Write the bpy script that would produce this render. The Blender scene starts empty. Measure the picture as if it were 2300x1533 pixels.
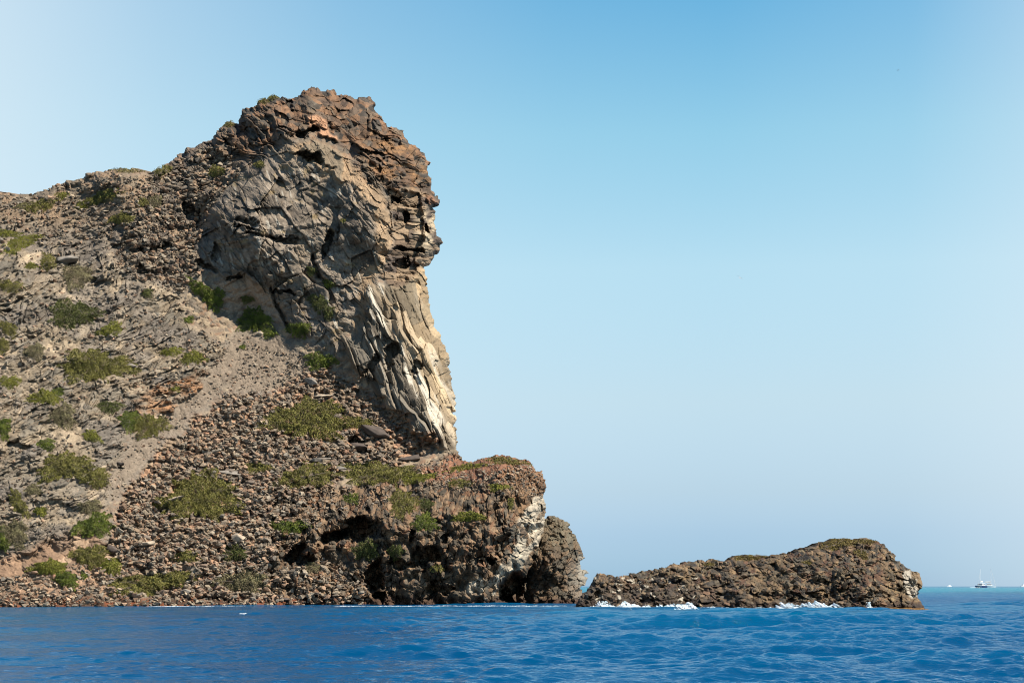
import bpy, bmesh, math, random
import numpy as np
from mathutils import Vector, Matrix
random.seed(7)
scene = bpy.context.scene
COL = scene.collection
f32 = np.float32

# ------------------------------------------------------------------ camera
H = 2.5                 # eye height over the water
F = 4472.0              # focal length in photo pixels (2300 wide)
CX, HY = 1150.0, 1312.0  # optical centre column, true-level row
cam_d = bpy.data.cameras.new("camera")
cam = bpy.data.objects.new("camera", cam_d)
COL.objects.link(cam)
cam.location = (0, 0, H)
cam.rotation_euler = (math.radians(90), 0, 0)
cam_d.sensor_width = 36.0
cam_d.lens = 36.0 * F / 2300.0
cam_d.shift_y = (HY - 766.5) / 2300.0
cam_d.clip_start = 0.5
cam_d.clip_end = 40000
scene.camera = cam
scene.render.resolution_x, scene.render.resolution_y = 1024, 682

# ------------------------------------------------------------------ light
SUN = Vector((0.55, -0.21, 0.80)).normalized()
SUN_EL = math.asin(SUN.z)
SUN_AZ = math.atan2(SUN.x, SUN.y)
world = bpy.data.worlds.new("World")
scene.world = world
world.use_nodes = True
wn = world.node_tree.nodes
wl = world.node_tree.links
wn.clear()
w_out = wn.new("ShaderNodeOutputWorld")
w_bg = wn.new("ShaderNodeBackground")
w_sky = wn.new("ShaderNodeTexSky")
w_sky.sky_type = 'NISHITA'
w_sky.sun_disc = False
w_sky.sun_elevation = SUN_EL
w_sky.sun_rotation = SUN_AZ
w_sky.altitude = 0
w_sky.air_density = 1.0
w_sky.dust_density = 0.25
w_sky.ozone_density = 2.0
# clear polarised sky: deeper overhead, milky to the left and low over the sea
w_tc = wn.new("ShaderNodeTexCoord")
w_sp = wn.new("ShaderNodeSeparateXYZ")
wl.new(w_tc.outputs["Generated"], w_sp.inputs[0])
def w_ramp(sock, lo, hi, stops):
    mr = wn.new("ShaderNodeMapRange")
    mr.inputs[1].default_value, mr.inputs[2].default_value = lo, hi
    wl.new(sock, mr.inputs[0])
    r = wn.new("ShaderNodeValToRGB"); e = r.color_ramp.elements
    while len(e) < len(stops): e.new(0.5)
    for k, (p, c) in enumerate(stops):
        e[k].position = (p - lo) / (hi - lo); e[k].color = (*c, 1)
    wl.new(mr.outputs[0], r.inputs[0])
    return r.outputs[0]
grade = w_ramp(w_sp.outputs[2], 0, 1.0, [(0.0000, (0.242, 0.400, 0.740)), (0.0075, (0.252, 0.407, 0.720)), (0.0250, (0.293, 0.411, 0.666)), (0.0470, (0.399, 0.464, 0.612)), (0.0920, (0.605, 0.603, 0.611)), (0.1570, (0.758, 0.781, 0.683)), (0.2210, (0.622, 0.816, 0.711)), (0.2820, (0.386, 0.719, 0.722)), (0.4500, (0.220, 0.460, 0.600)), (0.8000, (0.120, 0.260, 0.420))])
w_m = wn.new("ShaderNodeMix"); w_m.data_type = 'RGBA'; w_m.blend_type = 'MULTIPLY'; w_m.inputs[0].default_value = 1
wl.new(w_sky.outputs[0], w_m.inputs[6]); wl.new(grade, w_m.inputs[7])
veil = w_ramp(w_sp.outputs[0], -.6, .6, [(-.6, (.1,)*3), (-.40, (.5,)*3), (-.257, (.80,)*3), (-.168, (.44,)*3), (-.078, (.19,)*3), (.022, (.04,)*3), (.1, (0,)*3), (.19, (.09,)*3), (.257, (.42,)*3), (.42, (.12,)*3)])
w_h = wn.new("ShaderNodeMix"); w_h.data_type = 'RGBA'
low = w_ramp(w_sp.outputs[2], 0, 1.0, [(0, (1,)*3), (.3, (1,)*3), (.55, (.15,)*3), (.8, (0,)*3)])
w_v = wn.new("ShaderNodeMath"); w_v.operation = 'MULTIPLY'; wl.new(veil, w_v.inputs[0]); wl.new(low, w_v.inputs[1])
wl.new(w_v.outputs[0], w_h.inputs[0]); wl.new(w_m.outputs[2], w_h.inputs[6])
EXPO = 0.95
SKY_S = 0.09 * 1.3
w_h.inputs[7].default_value = tuple(c / (SKY_S * 2 ** EXPO) for c in (.72, .85, .93)) + (1,)
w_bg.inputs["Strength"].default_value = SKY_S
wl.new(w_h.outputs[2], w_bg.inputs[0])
wl.new(w_bg.outputs[0], w_out.inputs[0])

sun_d = bpy.data.lights.new("sun", 'SUN')
sun_d.energy = 5.0
sun_d.angle = math.radians(0.5)
sun_d.color = (1.0, 0.94, 0.85)
sun = bpy.data.objects.new("sun", sun_d)
sun.rotation_euler = SUN.to_track_quat('Z', 'Y').to_euler()
sun.location = (100, -100, 200)
COL.objects.link(sun)

scene.view_settings.view_transform = 'Standard'
scene.view_settings.look = 'None'
scene.view_settings.exposure = EXPO
scene.view_settings.gamma = 1.0
scene.view_settings.use_curve_mapping = False
scene.cycles.max_bounces = 6
scene.cycles.diffuse_bounces = 2
scene.cycles.glossy_bounces = 3
scene.cycles.use_denoising = True
scene.cycles.pixel_filter_type = 'BLACKMAN_HARRIS'
scene.cycles.filter_width = 1.0

# ------------------------------------------------------------------ helpers
def P(px, py, Y):
    """world point seen at photo pixel (px,py) and standing Y metres out"""
    return ((px - CX) / F * Y, Y, H + (HY - py) / F * Y)

def tag(o, label=None, cat=None, group=None, kind=None):
    if label: o["label"] = label
    if cat: o["category"] = cat
    if group: o["group"] = group
    if kind: o["kind"] = kind
    return o

def empty(name, loc):
    o = bpy.data.objects.new(name, None)
    o.empty_display_size = 0.3
    o.location = loc
    COL.objects.link(o)
    return o

def mesh_np(name, V, faces, mat, parent=None, colors=None, smooth=False, loc=None):
    """faces: (n,3) or (n,4) int array"""
    V = np.asarray(V, f32)
    faces = np.asarray(faces, np.int32)
    if loc is not None:
        V = V - np.asarray(loc, f32)
    me = bpy.data.meshes.new(name)
    k = faces.shape[1]
    me.vertices.add(len(V)); me.vertices.foreach_set("co", V.ravel())
    me.loops.add(faces.size); me.loops.foreach_set("vertex_index", faces.ravel())
    me.polygons.add(len(faces))
    me.polygons.foreach_set("loop_start", np.arange(0, faces.size, k, dtype=np.int32))
    me.polygons.foreach_set("loop_total", np.full(len(faces), k, np.int32))
    me.polygons.foreach_set("use_smooth", np.full(len(faces), smooth, bool))
    if colors is not None:
        at = me.color_attributes.new("tint", 'FLOAT_COLOR', 'POINT')
        c = np.ones((len(V), 4), f32); c[:, :3] = colors
        at.data.foreach_set("color", c.ravel())
    me.update(calc_edges=True)
    me.materials.append(mat)
    o = bpy.data.objects.new(name, me)
    if loc is not None and parent is None:
        o.location = tuple(float(t) for t in loc)
    COL.objects.link(o)
    if parent is not None:
        o.parent = parent
    return o

class MB:
    """small mesh collector for boats and birds"""
    def __init__(s): s.v = []; s.f = []
    def add(s, v, f):
        n = len(s.v); s.v += [tuple(p) for p in v]; s.f += [tuple(i + n for i in q) for q in f]
    def box(s, c, d, taper=1.0):
        x, y, z = c; a, b, h = d[0] / 2, d[1] / 2, d[2] / 2; t = taper
        s.add([(x-a,y-b,z-h),(x+a,y-b,z-h),(x+a,y+b,z-h),(x-a,y+b,z-h),(x-a*t,y-b*t,z+h),(x+a*t,y-b*t,z+h),(x+a*t,y+b*t,z+h),(x-a*t,y+b*t,z+h)],
              [(3,2,1,0),(4,5,6,7),(0,1,5,4),(1,2,6,5),(2,3,7,6),(3,0,4,7)])
    def tube(s, p, q, r0, r1, n=8):
        p, q = Vector(p), Vector(q); d = (q - p).normalized()
        a = d.orthogonal().normalized(); b = d.cross(a)
        v = []
        for c, r in ((p, r0), (q, r1)):
            for i in range(n):
                t = 2 * math.pi * i / n
                v.append(c + a * math.cos(t) * r + b * math.sin(t) * r)
        s.add(v, [(i, (i+1) % n, n + (i+1) % n, n + i) for i in range(n)] + [tuple(range(n-1, -1, -1)), tuple(range(n, 2*n))])
    def loft(s, rings):
        n = len(rings[0]); v = [p for r in rings for p in r]; f = []
        for k in range(len(rings) - 1):
            for i in range(n):
                f.append((k*n+i, k*n+(i+1) % n, (k+1)*n+(i+1) % n, (k+1)*n+i))
        f.append(tuple(range(n-1, -1, -1))); f.append(tuple((len(rings)-1)*n+i for i in range(n)))
        s.add(v, f)
    def build(s, name, mat, parent=None, smooth=False):
        me = bpy.data.meshes.new(name); me.from_pydata(s.v, [], s.f)
        for p in me.polygons: p.use_smooth = smooth
        me.update(); me.materials.append(mat)
        o = bpy.data.objects.new(name, me); COL.objects.link(o)
        if parent is not None: o.parent = parent
        return o

# ---- numpy noise
RNG = np.random.default_rng(11)
TN = 4096
TAB = RNG.random((TN, 24)).astype(f32)
def hidx(ix, iy, seed):
    h = (ix * 374761393 + iy * 668265263 + seed * 974634777) & 0xffffffff
    h = ((h ^ (h >> 13)) * 1274126177) & 0xffffffff
    return ((h ^ (h >> 16)) & (TN - 1)).astype(np.int32)
def vnoise(u, v, seed):
    iu = np.floor(u).astype(np.int64); iv = np.floor(v).astype(np.int64)
    fu = (u - iu).astype(f32); fv = (v - iv).astype(f32)
    fu = fu * fu * (3 - 2 * fu); fv = fv * fv * (3 - 2 * fv)
    T = TAB[:, 0]
    a = T[hidx(iu, iv, seed)]; b = T[hidx(iu+1, iv, seed)]; c = T[hidx(iu, iv+1, seed)]; d = T[hidx(iu+1, iv+1, seed)]
    return (a + (b-a)*fu + (c-a)*fv + (a-b-c+d)*fu*fv) * 2 - 1
def fbm(u, v, seed, oct=4, gain=0.5):
    r = 0; a = 1.0; t = 0
    for k in range(oct):
        r = r + a * vnoise(u, v, seed + 17 * k); t += a
        u = u * 2.03 + 3.1; v = v * 2.03 - 1.7; a *= gain
    return r / t
def rot2(u, v, deg):
    c, s = math.cos(math.radians(deg)), math.sin(math.radians(deg))
    return u * c + v * s, -u * s + v * c
def rubble(u, v, size, seed, ax=1.0, deg=0.0, planes=4, steep=1.0):
    """heap of angular blocks: max over cells of a polyhedral cap. height (m), id in 0..1"""
    a, b = rot2(u, v, deg)
    a = (a / (size * ax)).astype(f32); b = (b / size).astype(f32)
    ia = np.floor(a).astype(np.int64); ib = np.floor(b).astype(np.int64)
    best = np.full(a.shape, -9, f32); bid = np.zeros(a.shape, f32)
    for dx in (-1, 0, 1):
        for dy in (-1, 0, 1):
            R = TAB[hidx(ia + dx, ib + dy, seed)]
            p = a - (ia + dx) - R[:, 0] ; q = b - (ib + dy) - R[:, 1]
            p = p.astype(f32); q = q.astype(f32)
            o = 0.25 + 0.45 * R[:, 2]
            h = o * (0.55 + 0.45 * R[:, 3]) + (R[:, 4] - .5) * 0.9 * p + (R[:, 5] - .5) * 0.9 * q
            base = R[:, 6] * 6.283
            for k in range(planes):
                an = base + 6.283 * k / planes + (R[:, 7 + k] - .5) * 0.9
                sl = steep * (0.8 + 1.6 * R[:, 12 + k])
                h = np.minimum(h, o * (0.9 + .5 * R[:, 17]) - sl * (np.cos(an) * p + np.sin(an) * q) * .9)
            m = h > best
            best = np.where(m, h, best); bid = np.where(m, R[:, 18], bid)
    return best * size, bid
def blocks(u, v, size, seed, ax=1.0, deg=0.0, tilt=.5, joint=.25):
    """jointed rock: every cell is a tilted face set at its own depth, with thin open joints between"""
    a, b = rot2(u, v, deg)
    a = (a / (size * ax)).astype(f32); b = (b / size).astype(f32)
    ia = np.floor(a).astype(np.int64); ib = np.floor(b).astype(np.int64)
    d1 = np.full(a.shape, 9, f32); d2 = d1.copy(); hh = np.zeros(a.shape, f32); bid = hh.copy()
    for dx in (-1, 0, 1):
        for dy in (-1, 0, 1):
            R = TAB[hidx(ia + dx, ib + dy, seed)]
            p = a - (ia + dx) - R[:, 0]; q = b - (ib + dy) - R[:, 1]
            th = R[:, 7] * 1.2 - .6
            p2 = p + th * q; q2 = q - th * p
            d = (.75 * np.maximum(np.abs(p2), np.abs(q2)) + .25 * np.sqrt(p2 * p2 + q2 * q2) - .22 * R[:, 6]).astype(f32)
            h = (R[:, 2] - .5) + tilt * ((R[:, 4] - .5) * 2 * p + (R[:, 5] - .5) * 2 * q)
            m = d < d1
            d2 = np.where(m, d1, np.minimum(d2, d)); hh = np.where(m, h, hh); bid = np.where(m, R[:, 18], bid); d1 = np.where(m, d, d1)
    return (hh - joint * (1 - np.clip((d2 - d1) / .10, 0, 1)) * (R[:, 3] * 0 + 1)).astype(f32) * size, bid
def patch(u, v, seed, lo=.15, hi=1.35, sc=3.5):
    return lo + (hi - lo) * sstep(-.28, .28, fbm(u / sc, v / sc, seed, 3))
def strata(u, v, deg, period, seed, warp=0.5, length=6.0):
    """bedding steps: ledges running along deg"""
    a, b = rot2(u, v, deg)
    w = b / period + warp * fbm(a / (length * period), b / (1.5 * period), seed, 3) * 2
    k = np.floor(w)
    fr = (w - k).astype(f32)
    j = TAB[hidx(np.floor(a / (length * period) + 3 * TAB[hidx(k.astype(np.int64), k.astype(np.int64) * 0, seed), 1]).astype(np.int64), k.astype(np.int64), seed + 5)]
    # lower edge of every bed is undercut, upper edge juts out
    h = (0.25 + 0.75 * j[:, 2]) * (1 - np.abs(fr - (.45 + .4 * j[:, 3])) ** 1.2 * 1.3) + .5 * j[:, 4]
    return h * period, j[:, 5]

def inside(px, py, poly):
    poly = np.asarray(poly, f32); r = np.zeros(px.shape, bool)
    n = len(poly); j = n - 1
    for i in range(n):
        xi, yi = poly[i]; xj, yj = poly[j]
        if yi != yj:
            c = ((yi > py) != (yj > py)) & (px < (xj - xi) * (py - yi) / (yj - yi) + xi)
            r ^= c
        j = i
    return r
def dist_poly(px, py, line):
    d = np.full(px.shape, 1e9, f32)
    for (x0, y0), (x1, y1) in zip(line[:-1], line[1:]):
        ex, ey = x1 - x0, y1 - y0; L = max(ex*ex + ey*ey, 1e-6)
        t = np.clip(((px - x0) * ex + (py - y0) * ey) / L, 0, 1)
        d = np.minimum(d, (px - x0 - t * ex) ** 2 + (py - y0 - t * ey) ** 2)
    return np.sqrt(d)
def box_blur(a, r):
    if r < 1: return a
    for ax in (0, 1):
        p = np.pad(a, [(r + 1, r) if k == ax else (0, 0) for k in (0, 1)], mode='edge')
        c = np.cumsum(p, axis=ax, dtype=np.float64)
        n = a.shape[ax]
        hi = np.take(c, np.arange(2*r+1, 2*r+1+n), axis=ax); lo = np.take(c, np.arange(0, n), axis=ax)
        a = ((hi - lo) / (2*r+1)).astype(f32)
    return a
def sstep(a, b, x):
    t = np.clip((x - a) / (b - a), 0, 1); return t * t * (3 - 2 * t)
def tps(ctrl, gx, gy):
    C = np.asarray(ctrl, np.float64); xy = C[:, :2] / 1000.0; n = len(C)
    def U(r2): return np.where(r2 > 1e-12, r2 * np.log(np.maximum(r2, 1e-12)), 0)
    D = ((xy[:, None] - xy[None]) ** 2).sum(-1)
    A = np.zeros((n+3, n+3)); A[:n, :n] = U(D) + np.eye(n) * 2e-4
    A[:n, n] = 1; A[:n, n+1:] = xy; A[n, :n] = 1; A[n+1:, :n] = xy.T
    w = np.linalg.solve(A, np.concatenate([C[:, 2], [0, 0, 0]]))
    x, y = gx / 1000.0, gy / 1000.0
    r = w[n] + w[n+1] * x + w[n+2] * y
    for i in range(n):
        r = r + w[i] * U((x - xy[i, 0]) ** 2 + (y - xy[i, 1]) ** 2)
    return r

# ------------------------------------------------------------------ materials
def new_mat(name):
    m = bpy.data.materials.new(name); m.use_nodes = True
    nt = m.node_tree; b = nt.nodes["Principled BSDF"]
    return m, nt.nodes, nt.links, b
def ramp(nodes, stops):
    r = nodes.new("ShaderNodeValToRGB"); e = r.color_ramp.elements
    while len(e) < len(stops): e.new(0.5)
    for k, (p, c) in enumerate(stops):
        e[k].position = p; e[k].color = (*c, 1)
    return r
def mixrgb(nodes, links, a, b, fac, mode='MIX'):
    m = nodes.new("ShaderNodeMix"); m.data_type = 'RGBA'; m.blend_type = mode
    for sock, val in ((m.inputs[0], fac), (m.inputs[6], a), (m.inputs[7], b)):
        if hasattr(val, "links"): links.new(val, sock)
        elif isinstance(val, (int, float)): sock.default_value = val
        else: sock.default_value = (*val, 1)
    return m.outputs[2]
def rock_material(name, rough=0.9):
    m, n, l, b = new_mat(name)
    at = n.new("ShaderNodeAttribute"); at.attribute_name = "tint"
    tc = n.new("ShaderNodeTexCoord")
    n1 = n.new("ShaderNodeTexNoise"); n1.inputs["Scale"].default_value = 3.5; n1.inputs["Detail"].default_value = 6; n1.inputs["Roughness"].default_value = .7
    l.new(tc.outputs["Object"], n1.inputs["Vector"])
    r1 = ramp(n, [(0.30, (.62, .60, .58)), (0.52, (1, 1, 1)), (0.74, (1.32, 1.28, 1.22))])
    l.new(n1.outputs[0], r1.inputs[0])
    c = mixrgb(n, l, at.outputs["Color"], r1.outputs[0], 0.85, 'MULTIPLY')
    l.new(c, b.inputs["Base Color"])
    b.inputs["Roughness"].default_value = rough
    b.inputs["Specular IOR Level"].default_value = 0.25
    bp = n.new("ShaderNodeBump"); bp.inputs["Strength"].default_value = .5; bp.inputs["Distance"].default_value = .12
    n2 = n.new("ShaderNodeTexNoise"); n2.inputs["Scale"].default_value = 7; n2.inputs["Detail"].default_value = 5
    l.new(tc.outputs["Object"], n2.inputs["Vector"]); l.new(n2.outputs[0], bp.inputs["Height"]); l.new(bp.outputs[0], b.inputs["Normal"])
    return m
M_ROCK = rock_material("rock")
def boulder_material(name, stops):
    m, n, l, b = new_mat(name)
    oi = n.new("ShaderNodeObjectInfo"); tc = n.new("ShaderNodeTexCoord")
    r = ramp(n, [(p, tuple(x * q for x, q in zip(c, (.66, .60, .53)))) for p, c in stops])
    l.new(oi.outputs["Random"], r.inputs[0])
    n1 = n.new("ShaderNodeTexNoise"); n1.inputs["Scale"].default_value = 3; n1.inputs["Detail"].default_value = 6
    l.new(tc.outputs["Object"], n1.inputs["Vector"])
    r1 = ramp(n, [(0.3, (.6, .6, .6)), (0.7, (1.3, 1.28, 1.25))]); l.new(n1.outputs[0], r1.inputs[0])
    l.new(mixrgb(n, l, r.outputs[0], r1.outputs[0], .8, 'MULTIPLY'), b.inputs["Base Color"])
    b.inputs["Roughness"].default_value = .9; b.inputs["Specular IOR Level"].default_value = .25
    return m
M_BOULDER = boulder_material("boulder_rock", [(0, (.17, .14, .115)), (.35, (.27, .21, .165)), (.6, (.22, .19, .165)), (.8, (.34, .22, .155)), (1, (.33, .28, .22))])
M_PALE = boulder_material("pale_rock", [(0, (.46, .41, .33)), (1, (.50, .44, .36))])
M_DARK = boulder_material("dark_rock", [(0, (.09, .08, .075)), (1, (.12, .10, .09))])
M_PINK = boulder_material("pink_rock", [(0, (.42, .25, .17)), (1, (.45, .27, .18))])
M_GREY = boulder_material("grey_rock", [(0, (.27, .26, .245)), (1, (.33, .31, .28))])

def leaf_material(name, stops):
    m, n, l, b = new_mat(name)
    g = n.new("ShaderNodeNewGeometry"); tc = n.new("ShaderNodeTexCoord")
    n1 = n.new("ShaderNodeTexNoise"); n1.inputs["Scale"].default_value = .9; n1.inputs["Detail"].default_value = 3
    l.new(tc.outputs["Object"], n1.inputs["Vector"])
    ad = n.new("ShaderNodeMath"); ad.operation = 'MULTIPLY_ADD'; ad.inputs[1].default_value = .28
    l.new(g.outputs["Random Per Island"], ad.inputs[0])
    mr = n.new("ShaderNodeMath"); mr.operation = 'MULTIPLY_ADD'; mr.inputs[1].default_value = 1.9; mr.inputs[2].default_value = -.58
    l.new(n1.outputs[0], mr.inputs[0]); l.new(mr.outputs[0], ad.inputs[2])
    r = ramp(n, stops); l.new(ad.outputs[0], r.inputs[0])
    l.new(r.outputs[0], b.inputs["Base Color"])
    b.inputs["Roughness"].default_value = .75; b.inputs["Specular IOR Level"].default_value = .2
    return m
M_LEAF = {
 'olive': leaf_material("olive_leaves", [(0, (0.048, 0.042, 0.017)), (.35, (0.114, 0.101, 0.028)), (.7, (0.187, 0.167, 0.038)), (1, (0.264, 0.231, 0.077))]),
 'green': leaf_material("green_leaves", [(0, (0.031, 0.039, 0.010)), (.35, (0.077, 0.094, 0.017)), (.75, (0.145, 0.169, 0.024)), (1, (0.220, 0.220, 0.051))]),
 'dark': leaf_material("dark_leaves", [(0, (0.027, 0.029, 0.010)), (.4, (0.062, 0.068, 0.019)), (.8, (0.114, 0.120, 0.030)), (1, (0.175, 0.158, 0.063))]),
 'dry': leaf_material("dry_leaves", [(0, (0.071, 0.056, 0.032)), (.4, (0.150, 0.123, 0.063)), (.8, (0.220, 0.191, 0.089)), (1, (0.330, 0.285, 0.157))]),
 'yellow': leaf_material("yellow_green_leaves", [(0, (0.066, 0.061, 0.014)), (.4, (0.145, 0.142, 0.024)), (.8, (0.220, 0.210, 0.032)), (1, (0.286, 0.253, 0.069))]),
 'rust': leaf_material("golden_leaves", [(0, (0.066, 0.049, 0.019)), (.4, (0.136, 0.101, 0.031)), (.8, (0.187, 0.145, 0.041)), (1, (0.242, 0.203, 0.069))]),
}
def plain(name, c, rough=.6, spec=.4):
    m, n, l, b = new_mat(name)
    tc = n.new("ShaderNodeTexCoord"); n1 = n.new("ShaderNodeTexNoise"); n1.inputs["Scale"].default_value = 4
    l.new(tc.outputs["Object"], n1.inputs["Vector"])
    r = ramp(n, [(.3, tuple(x * .88 for x in c)), (.7, tuple(min(1, x * 1.08) for x in c))]); l.new(n1.outputs[0], r.inputs[0])
    l.new(r.outputs[0], b.inputs["Base Color"]); b.inputs["Roughness"].default_value = rough; b.inputs["Specular IOR Level"].default_value = spec
    return m
M_TWIG = plain("twig_bark", (.13, .10, .075), .9)
M_WHITE = plain("white_gelcoat", (.80, .80, .78), .3)
M_NAVY = plain("navy_hull_paint", (.01, .02, .07), .3)
M_GLASS = plain("tinted_window", (.03, .045, .06), .1)
M_SAIL = plain("sail_cover", (.62, .58, .50), .8)
M_ALU = plain("mast_aluminium", (.72, .72, .72), .4)
M_FEATHER = plain("white_feathers", (.78, .78, .76), .8)
M_WING = plain("grey_wing_feathers", (.20, .22, .24), .8)
M_BEAK = plain("yellow_beak", (.6, .35, .05), .5)
M_TEAK = plain("teak_deck", (.30, .18, .09), .7)

def foam_material(name="foam", full=1.0):
    m, n, l, b = new_mat(name)
    tc = n.new("ShaderNodeTexCoord")
    n1 = n.new("ShaderNodeTexNoise"); n1.inputs["Scale"].default_value = 1.6; n1.inputs["Detail"].default_value = 5
    l.new(tc.outputs["Object"], n1.inputs["Vector"])
    r = ramp(n, [(.36, (.28, .42, .46)), (.5, (.60, .66, .68)), (.62, (.82, .82, .82))]); l.new(n1.outputs[0], r.inputs[0])
    l.new(r.outputs[0], b.inputs["Base Color"]); b.inputs["Roughness"].default_value = .7
    n2 = n.new("ShaderNodeTexNoise"); n2.inputs["Scale"].default_value = .8; n2.inputs["Detail"].default_value = 6; n2.inputs["Roughness"].default_value = .65
    mp = n.new("ShaderNodeMapping"); mp.inputs["Scale"].default_value = (1, .35, 4); l.new(tc.outputs["Object"], mp.inputs[0]); l.new(mp.outputs[0], n2.inputs["Vector"])
    ra = ramp(n, [(.34, (0, 0, 0)), (.42 if full == 1 else .62, (full,) * 3)]); l.new(n2.outputs[0], ra.inputs[0]); l.new(ra.outputs[0], b.inputs["Alpha"])
    return m
M_FOAM = foam_material()
M_THIN = foam_material("thin_foam", .55)

def sea_material():
    m, n, l, b = new_mat("sea_water")
    tc = n.new("ShaderNodeTexCoord")
    mp = n.new("ShaderNodeMapping"); l.new(tc.outputs["Object"], mp.inputs[0])
    mp.inputs["Scale"].default_value = (.02, .004, 1)
    n1 = n.new("ShaderNodeTexNoise"); n1.inputs["Scale"].default_value = 1; n1.inputs["Detail"].default_value = 4
    l.new(mp.outputs[0], n1.inputs["Vector"])
    r = ramp(n, [(.35, (.0, .038, .104)), (.52, (.0, .055, .132)), (.68, (.0, .078, .156))]); l.new(n1.outputs[0], r.inputs[0])
    # shallow turquoise bank far out
    sx = n.new("ShaderNodeSeparateXYZ"); l.new(tc.outputs["Object"], sx.inputs[0])
    mr = n.new("ShaderNodeMapRange"); mr.inputs[1].default_value = 420; mr.inputs[2].default_value = 800; l.new(sx.outputs[1], mr.inputs[0])
    mr2 = n.new("ShaderNodeMapRange"); mr2.inputs[1].default_value = 1500; mr2.inputs[2].default_value = 3000; mr2.inputs[3].default_value = 1; mr2.inputs[4].default_value = 0; l.new(sx.outputs[1], mr2.inputs[0])
    mu = n.new("ShaderNodeMath"); mu.operation = 'MULTIPLY'; l.new(mr.outputs[0], mu.inputs[0]); l.new(mr2.outputs[0], mu.inputs[1])
    c = mixrgb(n, l, r.outputs[0], (.002, .13, .18), mu.outputs[0])
    # light welling up from below (indifferent to ripples) under a rippled mirror
    df = n.new("ShaderNodeBsdfDiffuse"); l.new(c, df.inputs[0])
    upn = n.new("ShaderNodeCombineXYZ"); upn.inputs[2].default_value = 1; l.new(upn.outputs[0], df.inputs["Normal"])
    gl = n.new("ShaderNodeBsdfGlossy"); gl.inputs["Roughness"].default_value = .07; gl.inputs[0].default_value = (.9, .95, 1, 1)
    fr = n.new("ShaderNodeFresnel"); fr.inputs[0].default_value = 1.333
    fm = n.new("ShaderNodeMath"); fm.operation = 'MULTIPLY'; fm.inputs[1].default_value = .85; l.new(fr.outputs[0], fm.inputs[0])
    ms = n.new("ShaderNodeMixShader"); l.new(fm.outputs[0], ms.inputs[0]); l.new(df.outputs[0], ms.inputs[1]); l.new(gl.outputs[0], ms.inputs[2])
    n.remove(b); out = [q for q in n if q.type == 'OUTPUT_MATERIAL'][0]; l.new(ms.outputs[0], out.inputs[0])
    mp2 = n.new("ShaderNodeMapping"); l.new(tc.outputs["Object"], mp2.inputs[0]); mp2.inputs["Scale"].default_value = (.8, 1.5, 1)
    n2 = n.new("ShaderNodeTexNoise"); n2.inputs["Scale"].default_value = 3.2; n2.inputs["Detail"].default_value = 4; n2.inputs["Roughness"].default_value = .6
    l.new(mp2.outputs[0], n2.inputs["Vector"])
    bp = n.new("ShaderNodeBump"); bp.inputs["Distance"].default_value = .2
    ml = n.new("ShaderNodeMapRange"); ml.inputs[1].default_value = -25; ml.inputs[2].default_value = 12; ml.inputs[3].default_value = .45; ml.inputs[4].default_value = 1.0
    l.new(sx.outputs[0], ml.inputs[0])
    mf = n.new("ShaderNodeMapRange"); mf.inputs[1].default_value = 60; mf.inputs[2].default_value = 320; mf.inputs[3].default_value = .5; mf.inputs[4].default_value = 1.0
    l.new(sx.outputs[1], mf.inputs[0])
    mm = n.new("ShaderNodeMath"); mm.operation = 'MULTIPLY'; l.new(ml.outputs[0], mm.inputs[0]); l.new(mf.outputs[0], mm.inputs[1])
    l.new(mm.outputs[0], bp.inputs["Strength"])
    l.new(n2.outputs[0], bp.inputs["Height"]); l.new(bp.outputs[0], gl.inputs["Normal"]); l.new(bp.outputs[0], fr.inputs["Normal"])
    return m
M_SEA = sea_material()

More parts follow.
